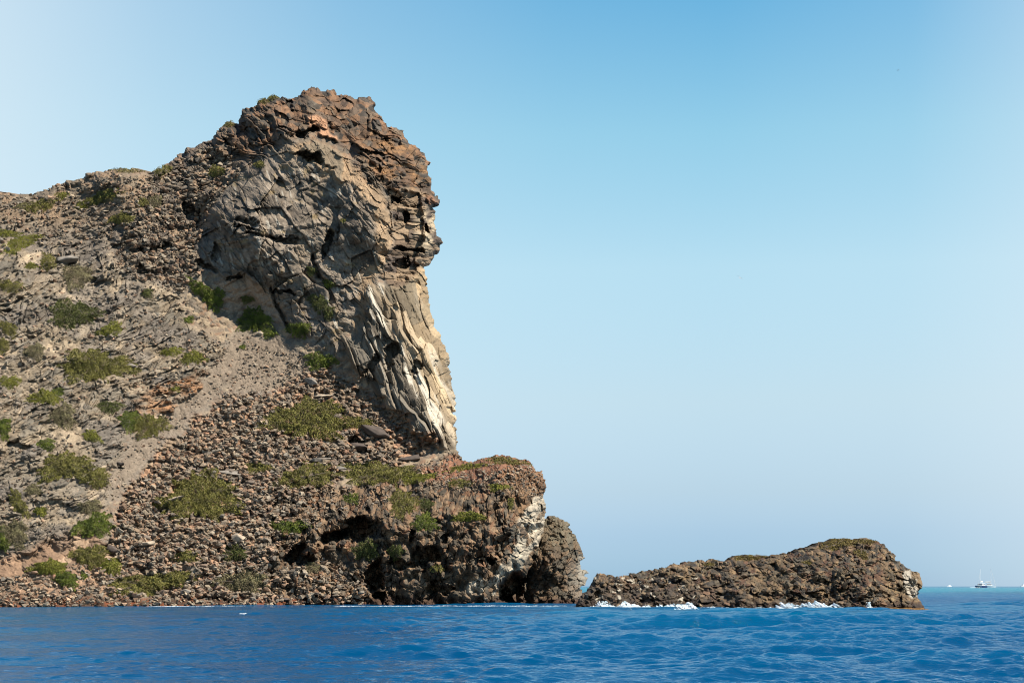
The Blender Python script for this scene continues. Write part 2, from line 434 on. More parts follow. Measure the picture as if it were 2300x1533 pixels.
# ------------------------------------------------------------------ rock relief builder
STONE = np.array([.665, .622, .535], f32)
class Relief:
    """a rock mass: its seen front is a fine mesh, the sides run back to a far rim"""
    def __init__(s, name, sky, bottom, depth_ctrl, step, edge_w, edge_r, rag, back, rise=0.0):
        s.rise = rise
        s.step = step
        poly = sky + bottom
        xs = [p[0] for p in poly]; ys = [p[1] for p in poly]
        s.x0 = min(xs) - 6; s.y0 = min(ys) - 8
        nx = int((max(xs) + 6 - s.x0) / step); ny = int((max(ys) + 2 - s.y0) / step)
        s.nx, s.ny = nx, ny
        gx, gy = np.meshgrid(s.x0 + np.arange(nx) * step, s.y0 + np.arange(ny) * step)
        s.gx, s.gy = gx.astype(f32), gy.astype(f32)
        m = 0.06
        fx, fy = s.gx.ravel(), s.gy.ravel()
        s.u, s.v = (fx - CX) * m, (HY - fy) * m
        # blocky raggedness of the outline
        j1, _ = rubble(s.u, s.v, 1.5, 91)
        j2, _ = rubble(s.u, s.v, .55, 92)
        jag = (j1 / 1.5 - .3) * rag * 1.6 + (j2 / .55 - .3) * rag * .8
        d = dist_poly(fx, fy, sky)
        ins = inside(fx, fy, poly)
        sd = np.where(ins, d, -d) + jag + .5 * rag
        # only the sky line is ragged; the lower rim stays
        s.mask = ((sd > 0) & (inside(fx, fy, [(a, b + (0 if k >= len(sky) else 0)) for k, (a, b) in enumerate(poly)]) | (d < rag * 3)) & (fy < max(ys))).reshape(ny, nx)
        s.edge = np.maximum(sd, 0)
        cx = np.linspace(s.x0, s.x0 + nx * step, 90); cy = np.linspace(s.y0, s.y0 + ny * step, 90)
        cgx, cgy = np.meshgrid(cx, cy)
        co = tps(depth_ctrl, cgx, cgy)
        tx = (fx - cx[0]) / (cx[1] - cx[0]); ty = (fy - cy[0]) / (cy[1] - cy[0])
        ix = np.clip(tx.astype(int), 0, 88); iy = np.clip(ty.astype(int), 0, 88)
        ax, ay = tx - ix, ty - iy
        s.D = (co[iy, ix] * (1-ax) * (1-ay) + co[iy, ix+1] * ax * (1-ay) + co[iy+1, ix] * (1-ax) * ay + co[iy+1, ix+1] * ax * ay).astype(f32)
        t = 1 - np.clip(s.edge / edge_w, 0, 1)
        s.D += edge_r * (1 - np.sqrt(np.maximum(1 - t * t, 0)))
        s.fx, s.fy = fx, fy
        s.C = np.full((len(fx), 3), .2, f32)
        s.back = back; s.name = name
        s.wx = fx + 26 * fbm(s.u / 2.6, s.v / 2.6, 301, 5, .62)
        s.wy = fy + 26 * fbm(s.u / 2.6, s.v / 2.6, 302, 5, .62)
    def zone(s, poly, feather):
        z = inside(s.wx, s.wy, poly).astype(f32).reshape(s.ny, s.nx)
        r = max(1, int(feather / s.step / 4))
        return box_blur(box_blur(z, r), r).ravel()
    def sub(s, w, fn):
        """evaluate fn only where weight w > 0"""
        k = np.nonzero(w > 0.003)[0]
        h, i = fn(s.u[k], s.v[k])
        H_ = np.zeros(len(w), f32); I_ = np.zeros(len(w), f32); H_[k] = h; I_[k] = i
        return H_, I_
    def paint(s, w, c):
        s.C += w[:, None] * (np.asarray(c, f32) - s.C)
    def hole(s, cx, cy, rx, ry, dep, deg=0, lo=.55):
        a, b = rot2(s.wx - cx, -(s.wy - cy), deg)
        q = np.sqrt((a / rx) ** 2 + (b / ry) ** 2)
        s.D += dep * (1 - sstep(lo, 1.05, q)).astype(f32)
    def crack(s, line, w, dep):
        k = (s.fx > min(p[0] for p in line) - 30) & (s.fx < max(p[0] for p in line) + 30) & (s.fy > min(p[1] for p in line) - 30) & (s.fy < max(p[1] for p in line) + 30)
        k = np.nonzero(k)[0]
        d = dist_poly(s.fx[k] + (s.wx[k] - s.fx[k]) * .6, s.fy[k] + (s.wy[k] - s.fy[k]) * .6, line)
        s.D[k] += dep * np.exp(-(d / w) ** 2)
    def at(s, px, py):
        i = np.clip(np.round((np.asarray(px) - s.x0) / s.step).astype(int), 0, s.nx - 1)
        j = np.clip(np.round((np.asarray(py) - s.y0) / s.step).astype(int), 0, s.ny - 1)
        return s.Dg[j, i]
    def ok(s, px, py):
        i = int(round((px - s.x0) / s.step)); j = int(round((py - s.y0) / s.step))
        return 0 <= i < s.nx and 0 <= j < s.ny and s.mask[j, i]
    def build(s, mat):
        s.Dg = s.D.reshape(s.ny, s.nx)
        s.Dsm = box_blur(s.Dg, int(12 / s.step))
        D = s.D
        s.C = .2 * np.maximum(s.C / .2, .02) ** 1.22
        s.C *= STONE
        V = np.stack([(s.fx - CX) / F * D, D, H + (HY - s.fy) / F * D], 1)
        idx = np.full(s.mask.size, -1, np.int64)
        mk = s.mask
        q = mk[:-1, :-1] & mk[1:, :-1] & mk[:-1, 1:] & mk[1:, 1:]
        jj, ii = np.nonzero(q)
        a = jj * s.nx + ii
        faces = np.stack([a, a + s.nx, a + s.nx + 1, a + 1], 1)
        used = np.unique(faces); idx[used] = np.arange(len(used))
        faces = idx[faces]; V = V[used]; C = s.C[used]; fyu = s.fy[used]
        # rim edges that belong to one face run back to give the mass its body
        e = np.concatenate([faces[:, [0, 1]], faces[:, [1, 2]], faces[:, [2, 3]], faces[:, [3, 0]]])
        key = np.minimum(e[:, 0], e[:, 1]) * len(V) + np.maximum(e[:, 0], e[:, 1])
        _, first, cnt = np.unique(key, return_index=True, return_counts=True)
        rim = e[first[cnt == 1]]
        rim = rim[(fyu[rim[:, 0]] < 1362)]
        rv = np.unique(rim); mp = np.full(len(V), -1, np.int64)
        cxm = V[:, 0].mean()
        prev = rv; nV = [V]; nC = [C]; nF = [faces]; base = len(V)
        pm = np.arange(len(V))
        for k, (dy, sh, dz) in enumerate(s.back):
            W = V[rv].copy()
            W[:, 1] += dy; W[:, 0] += (cxm - W[:, 0]) * sh; W[:, 2] = W[:, 2] * (1 - dz) * (1 + s.rise * dy) - np.where(W[:, 2] < 25, .09 * dy * (s.rise > 0), 0)
            W += (TAB[(np.arange(len(W)) // 6) % TN, :3] - .5) * .3
            nm = np.full(len(V), -1, np.int64); nm[rv] = base + np.arange(len(rv)); base += len(rv)
            nV.append(W); nC.append(C[rv])
            nF.append(np.stack([pm[rim[:, 1]], pm[rim[:, 0]], nm[rim[:, 0]], nm[rim[:, 1]]], 1))
            pm = nm
        return mesh_np(s.name, np.concatenate(nV), np.concatenate(nF), mat, colors=np.concatenate(nC))

def tint_ids(ids, cols):
    cols = np.asarray(cols, f32); k = np.clip((ids * len(cols)).astype(int), 0, len(cols) - 1)
    return cols[k]

# ------------------------------------------------------------------ headland
SKY = [(-660,1364),(-630,1230),(-560,1000),(-500,880),(-420,740),(-330,610),(-240,520),(-170,470),(-120,455),(-60,440),(0,430),(20,432),(50,437),(80,433),(100,424),(150,408),(180,398),(200,388),(230,380),(270,377),(310,380),(335,391),(345,386),(365,372),(400,347),(415,340),(420,331),(445,328),(455,322),(470,310),(485,300),(500,280),(515,271),(530,275),(538,262),(546,248),(565,240),(590,222),(620,214),(650,217),(675,216),(683,203),(700,196),(712,197),(722,207),(730,205),(740,198),(750,201),(753,212),(765,213),(790,219),(800,221),(805,217),(830,221),(840,230),(842,245),(850,256),(862,270),(870,285),(890,286),(903,292),(911,306),(920,320),(940,330),(955,345),(967,367),(966,385),(972,400),(970,425),(977,435),(987,454),(985,460),(974,462),(972,470),(976,485),(979,500),(980,515),(988,530),(994,545),(990,555),(984,563),(982,570),(975,582),(964,595),(955,600),(957,612),(960,630),(960,650),(965,680),(975,715),(977,735),(983,745),(990,760),(1000,780),(1012,800),(1010,830),(1016,850),(1020,880),(1027,910),(1024,950),(1027,980),(1031,1010),(1033,1033),(1060,1035),(1085,1030),(1100,1022),(1130,1020),(1150,1027),(1180,1030),(1200,1044),(1218,1055),(1225,1075),(1226,1140),(1225,1200),(1200,1250),(1185,1300),(1180,1364)]
BOT = [(1180,1385),(-660,1385)]
def Yw(px): return 224 + px / 1200.0 * 26
def S(px, py, t):
    k = (HY - py) / F; return (px, py, (H + t * Yw(px)) / (t - k))
ctrl = []
for px in (-650, -400, -170, -60, 60, 180):
    for py, t in ((1200, .9), (1000, .88), (800, .85), (600, .85), (450, .86)):
        ctrl.append(S(px, py, t))
for px in (-650, -400, -170, 0, 200, 400, 600, 800, 1000, 1180):
    ctrl += [(px, 1362, Yw(px)), (px, 1390, Yw(px) - 3)]
for px in (320, 450, 560):
    for py, t in ((1250, .72), (1120, .74), (1000, .76), (880, .78)):
        ctrl.append(S(px, py, t))
ctrl += [S(300, 760, .82), S(420, 770, .79), S(600, 800, .78), S(560, 700, .78), S(700, 880, .78), S(850, 960, .78), S(700, 1000, .76), S(820, 1030, .75), S(950, 1020, .76)]
ctrl += [(270, 390, 296), (340, 400, 298), (320, 480, 291), (330, 600, 286), (420, 420, 299), (420, 500, 296), (400, 600, 289),
  (500, 330, 305), (560, 260, 307), (700, 205, 307), (640, 280, 300), (800, 225, 308), (480, 450, 296), (520, 480, 290), (560, 560, 287), (500, 620, 288),
  (640, 345, 294), (700, 420, 289.5), (620, 450, 288.5), (700, 520, 286.5), (640, 600, 286), (700, 650, 285.5), (620, 640, 286.5), (760, 470, 287),
  (800, 400, 289), (850, 470, 285.5), (868, 540, 285), (790, 560, 285.5), (760, 330, 295), (850, 320, 299), (930, 380, 299), (900, 440, 293), (895, 520, 290.5), (940, 520, 292), (980, 530, 296),
  (930, 590, 291.5), (870, 620, 285.5), (830, 660, 283), (780, 740, 281), (920, 680, 286), (955, 700, 289), (900, 780, 280), (960, 800, 281.5), (1005, 810, 286),
  (850, 850, 278), (920, 900, 275), (980, 900, 277), (1020, 920, 281), (950, 970, 272), (1000, 980, 272), (1028, 1000, 275),
  (1033, 1045, 268), (960, 1060, 264), (880, 1070, 263), (1100, 1032, 263), (1100, 1060, 257), (1100, 1110, 252), (1200, 1060, 262), (1215, 1110, 261), (1220, 1190, 262),
  (1000, 1110, 255), (900, 1120, 255), (800, 1110, 259), (700, 1140, 254), (700, 1250, 246), (850, 1150, 249), (950, 1180, 247.5), (1050, 1180, 247), (1140, 1150, 251), (1130, 1230, 248.5), (1180, 1220, 254),
  (850, 1280, 245), (950, 1280, 244.5), (1050, 1280, 245.5), (1120, 1320, 249), (1170, 1320, 254), (600, 1250, 243)]
hd = Relief("headland_cliff", SKY, BOT, ctrl, 1.25, 34, 5.0, 5.0, [(4, .012, .0), (18, .10, .0), (45, .25, .06)], 1 / 450)
# zones ------------------------------------------------------------
Zface = hd.zone([(480,470),(540,385),(640,335),(720,375),(790,400),(840,450),(862,520),(845,600),(815,680),(765,740),(760,800),(700,765),(640,720),(610,655),(500,632),(458,600),(440,560)], 40)
Zband = hd.zone([(640,330),(720,315),(800,370),(860,425),(874,480),(876,545),(850,620),(835,700),(800,760),(790,720),(815,650),(840,560),(835,470),(790,415),(720,385)], 18)
Zhead = hd.zone([(340,380),(480,280),(560,200),(700,180),(850,200),(1010,360),(1010,470),(876,470),(855,425),(790,360),(700,312),(640,325),(540,380),(470,440),(380,420)], 60)
Zorange = hd.zone([(840,300),(930,320),(970,380),(970,440),(900,440),(860,400),(790,330)], 30)
Zstrat = hd.zone([(874,430),(1010,440),(1010,560),(965,605),(890,650),(850,625),(876,545)], 10)
Zcream = hd.zone([(835,640),(890,640),(960,590),(1010,700),(1040,820),(1060,1040),(985,1010),(930,960),(850,890),(780,810),(760,745),(800,760)], 16)
Zchute = hd.zone([(330,395),(480,320),(545,375),(480,470),(442,560),(462,605),(400,660),(250,600),(220,540),(300,470)], 50)
Zleft = hd.zone([(-720,400),(200,360),(340,395),(300,470),(240,540),(250,600),(400,660),(430,740),(520,790),(470,850),(300,960),(250,1070),(210,1200),(0,1270),(-720,1280)], 24)
Zpath = hd.zone([(530,735),(620,755),(690,800),(660,860),(500,880),(400,960),(320,1050),(250,1130),(225,1090),(290,1000),(390,930),(470,840)], 26)
Zscree = hd.zone([(640,860),(740,820),(860,900),(1000,1000),(900,1050),(760,1070),(650,1180),(600,1350),(270,1345),(240,1220),(270,1110),(330,1045),(420,950),(520,880)], 22)
Zlowleft = hd.zone([(-720,1250),(0,1250),(200,1180),(260,1220),(280,1400),(-720,1400)], 20)
Zprom = hd.zone([(600,1120),(700,1080),(800,1090),(900,1060),(1000,1030),(1130,1000),(1260,1040),(1260,1400),(590,1400),(610,1250)], 18)
Zred = hd.zone([(930,1055),(1040,1030),(1110,1010),(1260,1040),(1222,1110),(1150,1085),(1040,1075),(960,1085)], 14)
Zrprom = hd.zone([(1120,1060),(1260,1050),(1240,1130),(1190,1180),(1150,1160)], 20)
Zwhite = hd.zone([(1195,1115),(1240,1125),(1240,1200),(1195,1235),(1175,1270),(1130,1290),(1118,1345),(1040,1350),(1060,1320),(1110,1290),(1155,1245),(1165,1190)], 8)
Zorock = hd.zone([(300,905),(360,860),(470,840),(440,890),(400,925),(320,935)], 8)
Zslab = hd.zone([(490,635),(560,625),(612,660),(640,720),(560,700),(510,690)], 8)
u, v = hd.u, hd.v
# --- broad undulation everywhere
hd.D -= 1.6 * fbm(u / 9, v / 9, 21, 4) + .6 * fbm(u / 2.5, v / 2.5, 22, 4)
ridg = fbm(u / 4, v / 4, 23, 5)
one = np.ones(len(u), f32)
base_rest = np.clip(1 - Zface - Zband - Zhead - Zstrat - Zcream - Zchute - Zleft - Zpath - Zscree - Zprom - Zlowleft, 0, 1)
# --- grey face: big tilted blocks, crossed by joints
w = np.clip(Zface + Zband * .5, 0, 1)
h, i1 = hd.sub(w, lambda a, b: blocks(a + fbm(a/3, b/3, 5, 2) * .8, b, 4.2, 31, 1.2, -58, .5, .06)); hd.D -= w * h * .55
h, i2 = hd.sub(w, lambda a, b: blocks(a, b + fbm(a/2, b/2, 6, 2) * .5, 1.5, 32, 2.6, -60, .6, .10)); hd.D -= w * h * .65 * patch(u, v, 163, .2, 1.3, 5)
h, i7 = hd.sub(w, lambda a, b: strata(a, b, -52, 1.3, 133, .9, 4)); hd.D -= w * h * .3 * patch(u, v, 164, 0, 1.2, 4)
h, i8 = hd.sub(w, lambda a, b: strata(a, b, 14, 1.6, 134, .9, 3)); hd.D -= w * h * .4 * patch(u, v, 165, 0, 1.2, 4)
h, i4 = hd.sub(w, lambda a, b: blocks(a, b, .75, 132, 2.4, -40, .9, .08)); hd.D -= w * h * .5 * patch(u, v, 159)
hd.D += w * .9 * np.maximum(0, fbm(u / 2.6 + v / 5, v / 1.5, 160, 4) - .08)
h, i3 = hd.sub(w, lambda a, b: rubble(a, b, .4, 33, 1.5, -40, 4, .9)); hd.D -= w * h * .3
fcol = np.asarray((.24, .21, .183), f32) * (0.75 + .5 * i1[:, None]) * (.8 + .4 * i2[:, None]) * (.75 + .5 * fbm(u / .5, v / .5, 166, 3)[:, None] + .25 * i4[:, None])
hd.paint(w, fcol)
hd.paint(Zface * sstep(.25, .6, fbm(u / 3, v / 5, 41, 4)) * .8, (.27, .225, .18))
hd.paint(Zface * sstep(.2, .5, fbm(u / 4, v / 4, 42, 4)) * .7, (.175, .15, .13))
hd.paint(np.clip(Zface + Zband, 0, 1) * sstep(.33, .5, fbm((u + v * .35) / .5, v / 2.2, 167, 4)) * .8, (.40, .385, .36))
hd.paint(np.clip(Zface + Zhead, 0, 1) * sstep(.3, .55, fbm(u / 1.4, v / 1.1, 168, 5)) * .5, (.30, .235, .13))
# --- tan band
h, i1 = hd.sub(Zband, lambda a, b: blocks(a, b, 1.6, 34, 2.6, -58, .5, .15)); hd.D -= Zband * h * .25
h, i2 = hd.sub(Zband, lambda a, b: rubble(a, b, .6, 35, 2.0, -50, 4, .8)); hd.D -= Zband * h * .3
hd.paint(Zband, np.asarray((.33, .255, .185), f32) * (.85 + .3 * i1[:, None]) * (.85 + .3 * i2[:, None]))
# --- brown head cap
h, i1 = hd.sub(Zhead, lambda a, b: rubble(a, b, 3.4, 36, 1.4, -30, 5, .9)); hd.D -= Zhead * h * .35
h, i9 = hd.sub(Zhead, lambda a, b: strata(a + 1.5 * fbm(a/4, b/4, 14, 3), b + 1.2 * fbm(a/3, b/3, 15, 3), -28, .9, 138, .8, 3)); hd.D -= Zhead * h * 1.0 * patch(u, v, 139, .1, 1.2, 4)
h, i5 = hd.sub(Zhead, lambda a, b: blocks(a + fbm(a, b, 4, 2) * .6, b, 1.9, 136, 1.5, -30, .9, .22)); hd.D -= Zhead * h * .75 * patch(u, v, 156)
hd.D += Zhead * 2.4 * np.maximum(0, fbm(u / 3.2, v / 2.0, 157, 4) - .05)
h, i6 = hd.sub(Zhead, lambda a, b: blocks(a, b, .65, 137, 1.7, -28, .9, .25)); hd.D -= Zhead * h * .75 * patch(u, v, 158)
h, i2 = hd.sub(Zhead, lambda a, b: rubble(a, b, 1.5, 37, 1.5, -25, 5, 1.0)); hd.D -= Zhead * h * .6
h, i3 = hd.sub(Zhead, lambda a, b: rubble(a, b, .55, 38, 1.4, -30, 4, 1.0)); hd.D -= Zhead * h * .35
h, i9 = hd.sub(Zhead, lambda a, b: strata(a + 1.5 * fbm(a/4, b/4, 14, 3), b + 1.2 * fbm(a/3, b/3, 15, 3), -28, .9, 138, .8, 3)); hd.D -= Zhead * h * 1.0 * patch(u, v, 139, .1, 1.2, 4)
hcol = tint_ids(.4 * i2 + .6 * i6, [(.122,.09,.07),(.172,.121,.088),(.14,.109,.087),(.215,.14,.093),(.085,.074,.064),(.18,.14,.106),(.13,.115,.10)]) * (.7 + .6 * i3[:, None])
hd.paint(Zhead, hcol)
hd.paint(Zorange * Zhead * sstep(-.1, .4, fbm(u / 1.5, v / .7, 43, 4)) * .75, np.asarray((.27, .165, .085), f32) * (.6 + .8 * i3[:, None]))
# --- dark bedded recess under the brow
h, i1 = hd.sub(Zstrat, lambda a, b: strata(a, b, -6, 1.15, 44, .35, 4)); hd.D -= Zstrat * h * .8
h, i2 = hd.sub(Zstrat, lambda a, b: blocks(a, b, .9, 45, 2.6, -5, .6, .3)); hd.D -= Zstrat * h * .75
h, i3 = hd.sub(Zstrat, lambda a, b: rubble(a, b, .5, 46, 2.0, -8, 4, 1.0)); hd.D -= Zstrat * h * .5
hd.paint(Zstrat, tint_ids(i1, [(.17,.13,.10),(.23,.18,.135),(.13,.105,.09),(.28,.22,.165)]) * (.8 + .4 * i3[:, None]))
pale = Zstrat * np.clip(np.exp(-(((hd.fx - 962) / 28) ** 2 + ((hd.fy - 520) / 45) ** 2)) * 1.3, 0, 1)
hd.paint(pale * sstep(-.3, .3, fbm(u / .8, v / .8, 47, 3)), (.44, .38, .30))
# --- cream lower cliff: flutes leaning down to the right
fl = lambda a, b: -68 + 0 * a
h, i1 = hd.sub(Zcream, lambda a, b: strata(a, b, -66, 1.5, 48, .8, 5)); hd.D -= Zcream * h * 1.0
h, i2 = hd.sub(Zcream, lambda a, b: rubble(a + fbm(a/2, b/4, 8, 2), b, 1.5, 49, 3.2, -64, 4, .9)); hd.D -= Zcream * h * .45
h, i4 = hd.sub(Zcream, lambda a, b: blocks(a + fbm(a/2, b/4, 8, 2), b, .95, 149, 3.6, -66, .7, .3)); hd.D -= Zcream * h * .65
h, i3 = hd.sub(Zcream, lambda a, b: rubble(a, b, .5, 50, 3.0, -68, 4, .9)); hd.D -= Zcream * h * .5
ccol = tint_ids(i1, [(.26,.21,.15),(.40,.33,.24),(.34,.27,.19),(.20,.17,.13),(.45,.375,.285)]) * (.75 + .5 * i4[:, None])
hd.paint(Zcream, ccol)
a_, b_ = rot2(u, v, -66)
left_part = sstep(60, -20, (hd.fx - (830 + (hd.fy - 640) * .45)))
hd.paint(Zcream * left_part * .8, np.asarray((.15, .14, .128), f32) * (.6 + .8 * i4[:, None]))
wh = Zcream * sstep(.12, .42, fbm(a_ / 5, b_ / .7, 51, 4)) * np.exp(-((hd.fx - (850 + (hd.fy - 650) * .42)) / 60) ** 2)
hd.paint(np.clip(wh * 1.3, 0, 1), (.50, .475, .435))
hd.paint(np.clip(Zcream * np.exp(-(((hd.fx - 990) / 34) ** 2 + ((hd.fy - 985) / 45) ** 2)) * 1.1, 0, 1) * sstep(-.5, .2, fbm(a_ / 4, b_ / .8, 52, 3)), (.50, .465, .41))
# --- dark loose blocks left of the face
h, i1 = hd.sub(Zchute, lambda a, b: rubble(a, b, 1.5, 53, 1.5, 18, 5, 1.1)); hd.D -= Zchute * h * .9
h, i4 = hd.sub(Zchute, lambda a, b: blocks(a, b, .8, 153, 1.5, 18, .9, .4)); hd.D -= Zchute * h * .75
h, i2 = hd.sub(Zchute, lambda a, b: rubble(a, b, .62, 54, 1.5, 12, 4, 1.1)); hd.D -= Zchute * h * .8
hd.paint(Zchute, tint_ids(i2, [(.15,.13,.115),(.22,.185,.15),(.19,.165,.145),(.28,.22,.17),(.12,.105,.095)]))
hd.D += Zchute * 1.2 * np.maximum(0, fbm(u / 3, v / 3, 55, 3))
# --- left slope: beds dipping, rubble and pale soil between
topz = sstep(560, 470, hd.fy)
h, i1 = hd.sub(Zleft, lambda a, b: strata(a + 2.2 * fbm(a/6, b/6, 12, 3), b + 2.2 * fbm(a/5, b/5, 13, 3), 30, 1.15, 56, 1.0, 3.2))
sm = Zleft * (1 - topz) * sstep(-.4, .05, fbm(u / 5, v / 4, 57, 3)); hd.D -= sm * h * .95
h, i4 = hd.sub(Zleft, lambda a, b: blocks(a, b, .7, 158, 3.4, 28, .8, .2)); hd.D -= Zleft * h * (.25 + .6 * sm) * patch(u, v, 162)
h, i2 = hd.sub(Zleft, lambda a, b: rubble(a, b, 1.25, 58, 2.2, 26, 4, 1.1)); hd.D -= Zleft * (.35 + .6 * topz + .3 * sm) * h * patch(u, v, 169, .35, 1.3, 3)
h, i3 = hd.sub(Zleft, lambda a, b: rubble(a, b, .42, 59, 1.7, 22, 4, 1.3)); hd.D -= Zleft * h * .6
hd.D += Zleft * (1 - topz) * 1.5 * np.maximum(0, fbm(u / 4, v / 2.2, 170, 4) - .02)
soil = np.asarray((.295, .25, .198), f32)
rockc = tint_ids(i1, [(.16,.148,.132),(.23,.205,.175),(.19,.172,.15),(.28,.24,.195)]) * (.7 + .6 * i3[:, None])
hd.paint(Zleft, soil * (.7 + .6 * i2[:, None]) * (.75 + .5 * i3[:, None]))
hd.paint(np.clip(Zleft * (sm + .6 * topz) * sstep(.2, .6, i2 * .5 + .5 * i3 + .2 * ridg), 0, 1), rockc)
hd.paint(Zleft * topz * .6, tint_ids(i2, [(.20,.145,.105),(.27,.195,.14),(.18,.15,.122),(.24,.18,.13),(.13,.112,.095)]))
hd.paint(Zleft * sstep(.0, .3, fbm(u / 4, v / 3, 60, 4) + .25 * sstep(60, 380, hd.fx) * sstep(860, 760, hd.fy)) * (1 - topz) * .75, np.asarray((.17, .155, .145), f32) * (.7 + .6 * i3[:, None]))
# --- gravel path
h, i1 = hd.sub(Zpath, lambda a, b: rubble(a, b, .36, 61, 1.3, 0, 4, 1.0)); hd.D -= Zpath * h * .6
hd.D += Zpath * .5
hd.paint(Zpath, np.asarray((.225, .192, .163), f32) * (.82 + .36 * i1[:, None]))
# --- scree
h, i1 = hd.sub(Zscree, lambda a, b: rubble(a, b, 1.0, 62, 1.3, 0, 5, 1.5)); hd.D -= Zscree * h * .95 * (.6 + .6 * sstep(900, 1150, hd.fy))
h, i2 = hd.sub(Zscree, lambda a, b: rubble(a, b, .48, 63, 1.3, 5, 5, 1.7)); hd.D -= Zscree * h * 1.25
hd.paint(Zscree, tint_ids(i2, [(.21,.17,.14),(.28,.22,.17),(.17,.145,.125),(.33,.26,.20),(.24,.16,.12),(.20,.175,.155),(.37,.25,.18)]))
# --- low left shore bluff
h, i1 = hd.sub(Zlowleft, lambda a, b: rubble(a, b, 1.8, 64, 1.2, 0, 5, .9)); hd.D -= Zlowleft * h * .6
h, i2 = hd.sub(Zlowleft, lambda a, b: rubble(a, b, .6, 65, 1.2, 0, 4, 1.0)); hd.D -= Zlowleft * h * .6
hd.paint(Zlowleft, tint_ids(i1, [(.30,.215,.16),(.25,.18,.135),(.34,.26,.20),(.22,.165,.13)]) * (.85 + .3 * i2[:, None]))
# --- rest: mixed rubble
h, i1 = hd.sub(base_rest, lambda a, b: rubble(a, b, 1.1, 66, 1.5, 15, 5, 1.0)); hd.D -= base_rest * h * .55
h, i2 = hd.sub(base_rest, lambda a, b: rubble(a, b, .42, 67, 1.4, 10, 4, 1.0)); hd.D -= base_rest * h * .55
hd.paint(base_rest, tint_ids(i2, [(.24,.20,.165),(.29,.24,.19),(.20,.175,.15),(.33,.275,.215),(.26,.19,.145)]))
# --- promontory: knobbly lava
h, i1 = hd.sub(Zprom, lambda a, b: rubble(a + fbm(a/2, b/2, 9, 2) * .8, b, 2.9, 68, .75, 0, 5, 1.0)); hd.D -= Zprom * h * .7
h, i4 = hd.sub(Zprom, lambda a, b: blocks(a + fbm(a, b, 4, 2) * .5, b, .95, 168, .7, -8, .9, .3)); hd.D -= Zprom * h * .8 * patch(u, v, 161)
h, i2 = hd.sub(Zprom, lambda a, b: rubble(a, b, 1.2, 69, .75, -12, 5, 1.0)); hd.D -= Zprom * h * .6
h, i8 = hd.sub(Zprom, lambda a, b: strata(a + 1.2 * fbm(a/3, b/3, 16, 3), b + fbm(a/2, b/2, 17, 3), -32, 1.0, 171, .8, 2.5)); hd.D -= Zprom * h * 1.0 * patch(u, v, 172, .1, 1.2, 3) * sstep(1120, 1190, hd.fy)
h, i9 = hd.sub(Zprom, lambda a, b: blocks(a, b + fbm(a, b, 18, 2) * .4, .8, 173, 2.2, 82, .9, .3)); hd.D -= Zprom * h * 1.0 * sstep(1190, 1130, hd.fy)
h, i3 = hd.sub(Zprom, lambda a, b: rubble(a, b, .45, 70, .9, 0, 4, 1.0)); hd.D -= Zprom * h * .6
hd.D += Zprom * 1.3 * np.maximum(0, fbm(u / 2.2, v / 3, 71, 3)) * sstep(1090, 1180, hd.fy)
hd.paint(Zprom, tint_ids(.5 * i2 + .5 * i4, [(.13,.10,.075),(.18,.13,.09),(.10,.088,.072),(.23,.17,.12),(.15,.125,.10),(.19,.12,.08),(.085,.075,.065)]) * (.7 + .6 * i3[:, None]))
hd.paint(Zprom * sstep(1150, 1085, hd.fy) * sstep(1000, 700, hd.fx) * .5, np.asarray((.27, .205, .15), f32) * (.75 + .5 * i3[:, None]))
hd.paint(Zred * .8, np.asarray((.25, .135, .092), f32) * (.75 + .5 * i3[:, None]))
hd.paint(Zrprom * .7, np.asarray((.23, .155, .098), f32) * (.75 + .5 * i2[:, None]))
hd.paint(Zwhite * sstep(.12, .35, i2) * .95, np.asarray((.42, .385, .335), f32) * (.65 + .6 * i3[:, None]))
hd.paint(Zorock * np.clip(.55 + 1.2 * fbm(u / 1.5, v / .7, 81, 4), 0, 1), np.asarray((.27, .165, .10), f32) * (.5 + .9 * TAB[(np.floor(v * 3).astype(int)) % TN, 3][:, None]))
hd.D -= Zorock * (.8 + 1.6 * fbm(u / 2, v / .9, 82, 4))
hd.D += Zslab * 0; hd.paint(Zslab * .9, (.36, .29, .235))
# --- step at the ridge edge right of the tan band
hd.D += 2.0 * hd.zone([(873,432),(945,440),(950,520),(935,600),(885,625),(872,545)], 3)
# --- hollows and joints
for c in ((800,1190,66,30,6,-8), (745,1200,35,26,6,20), (660,1245,40,20,6,30), (690,1262,26,14,4,0), (1152,1322,28,46,8,-15), (1135,1347,22,24,6,0), (846,1290,18,36,5,-20), (850,1338,24,20,5,0), (960,1250,46,15,3.5,10), (905,1262,30,14,3,0),
          (1095,1255,16,13,3,0), (990,1320,24,12,2.5,0), (1000,1215,11,16,2.5,0), (925,1205,9,20,2.5,0), (700,357,30,15,4,-28), (688,300,26,12,3.0,0), (545,285,24,26,4,-20), (655,230,9,14,2.5,0), (640,660,34,7,3,-4),
          (735,548,9,34,3,-22), (640,538,34,6,2.2,-14), (566,505,34,4,1.6,-14), (800,990,22,9,2.5,-20), (820,1010,28,9,2.5,0), (895,455,18,9,3,0), (905,490,10,16,3,0), (905,560,32,8,3,0), (945,560,18,8,2.5,0), (960,508,12,6,2.5,0), (900,590,30,6,2.5,0),
          (880,800,14,40,2.5,-20), (835,825,12,40,2.5,-28), (940,820,16,10,2,20), (150,598,26,5,1.2,15), (270,1044,10,4,1,0), (40,1010,40,8,1.5,20), (430,470,14,30,2.5,20), (350,560,40,12,2,0), (330,610,30,12,1.8,-10), (460,600,30,10,2,-10), (520,625,12,8,2,0), (480,560,8,24,2,0)):
    hd.hole(*c)
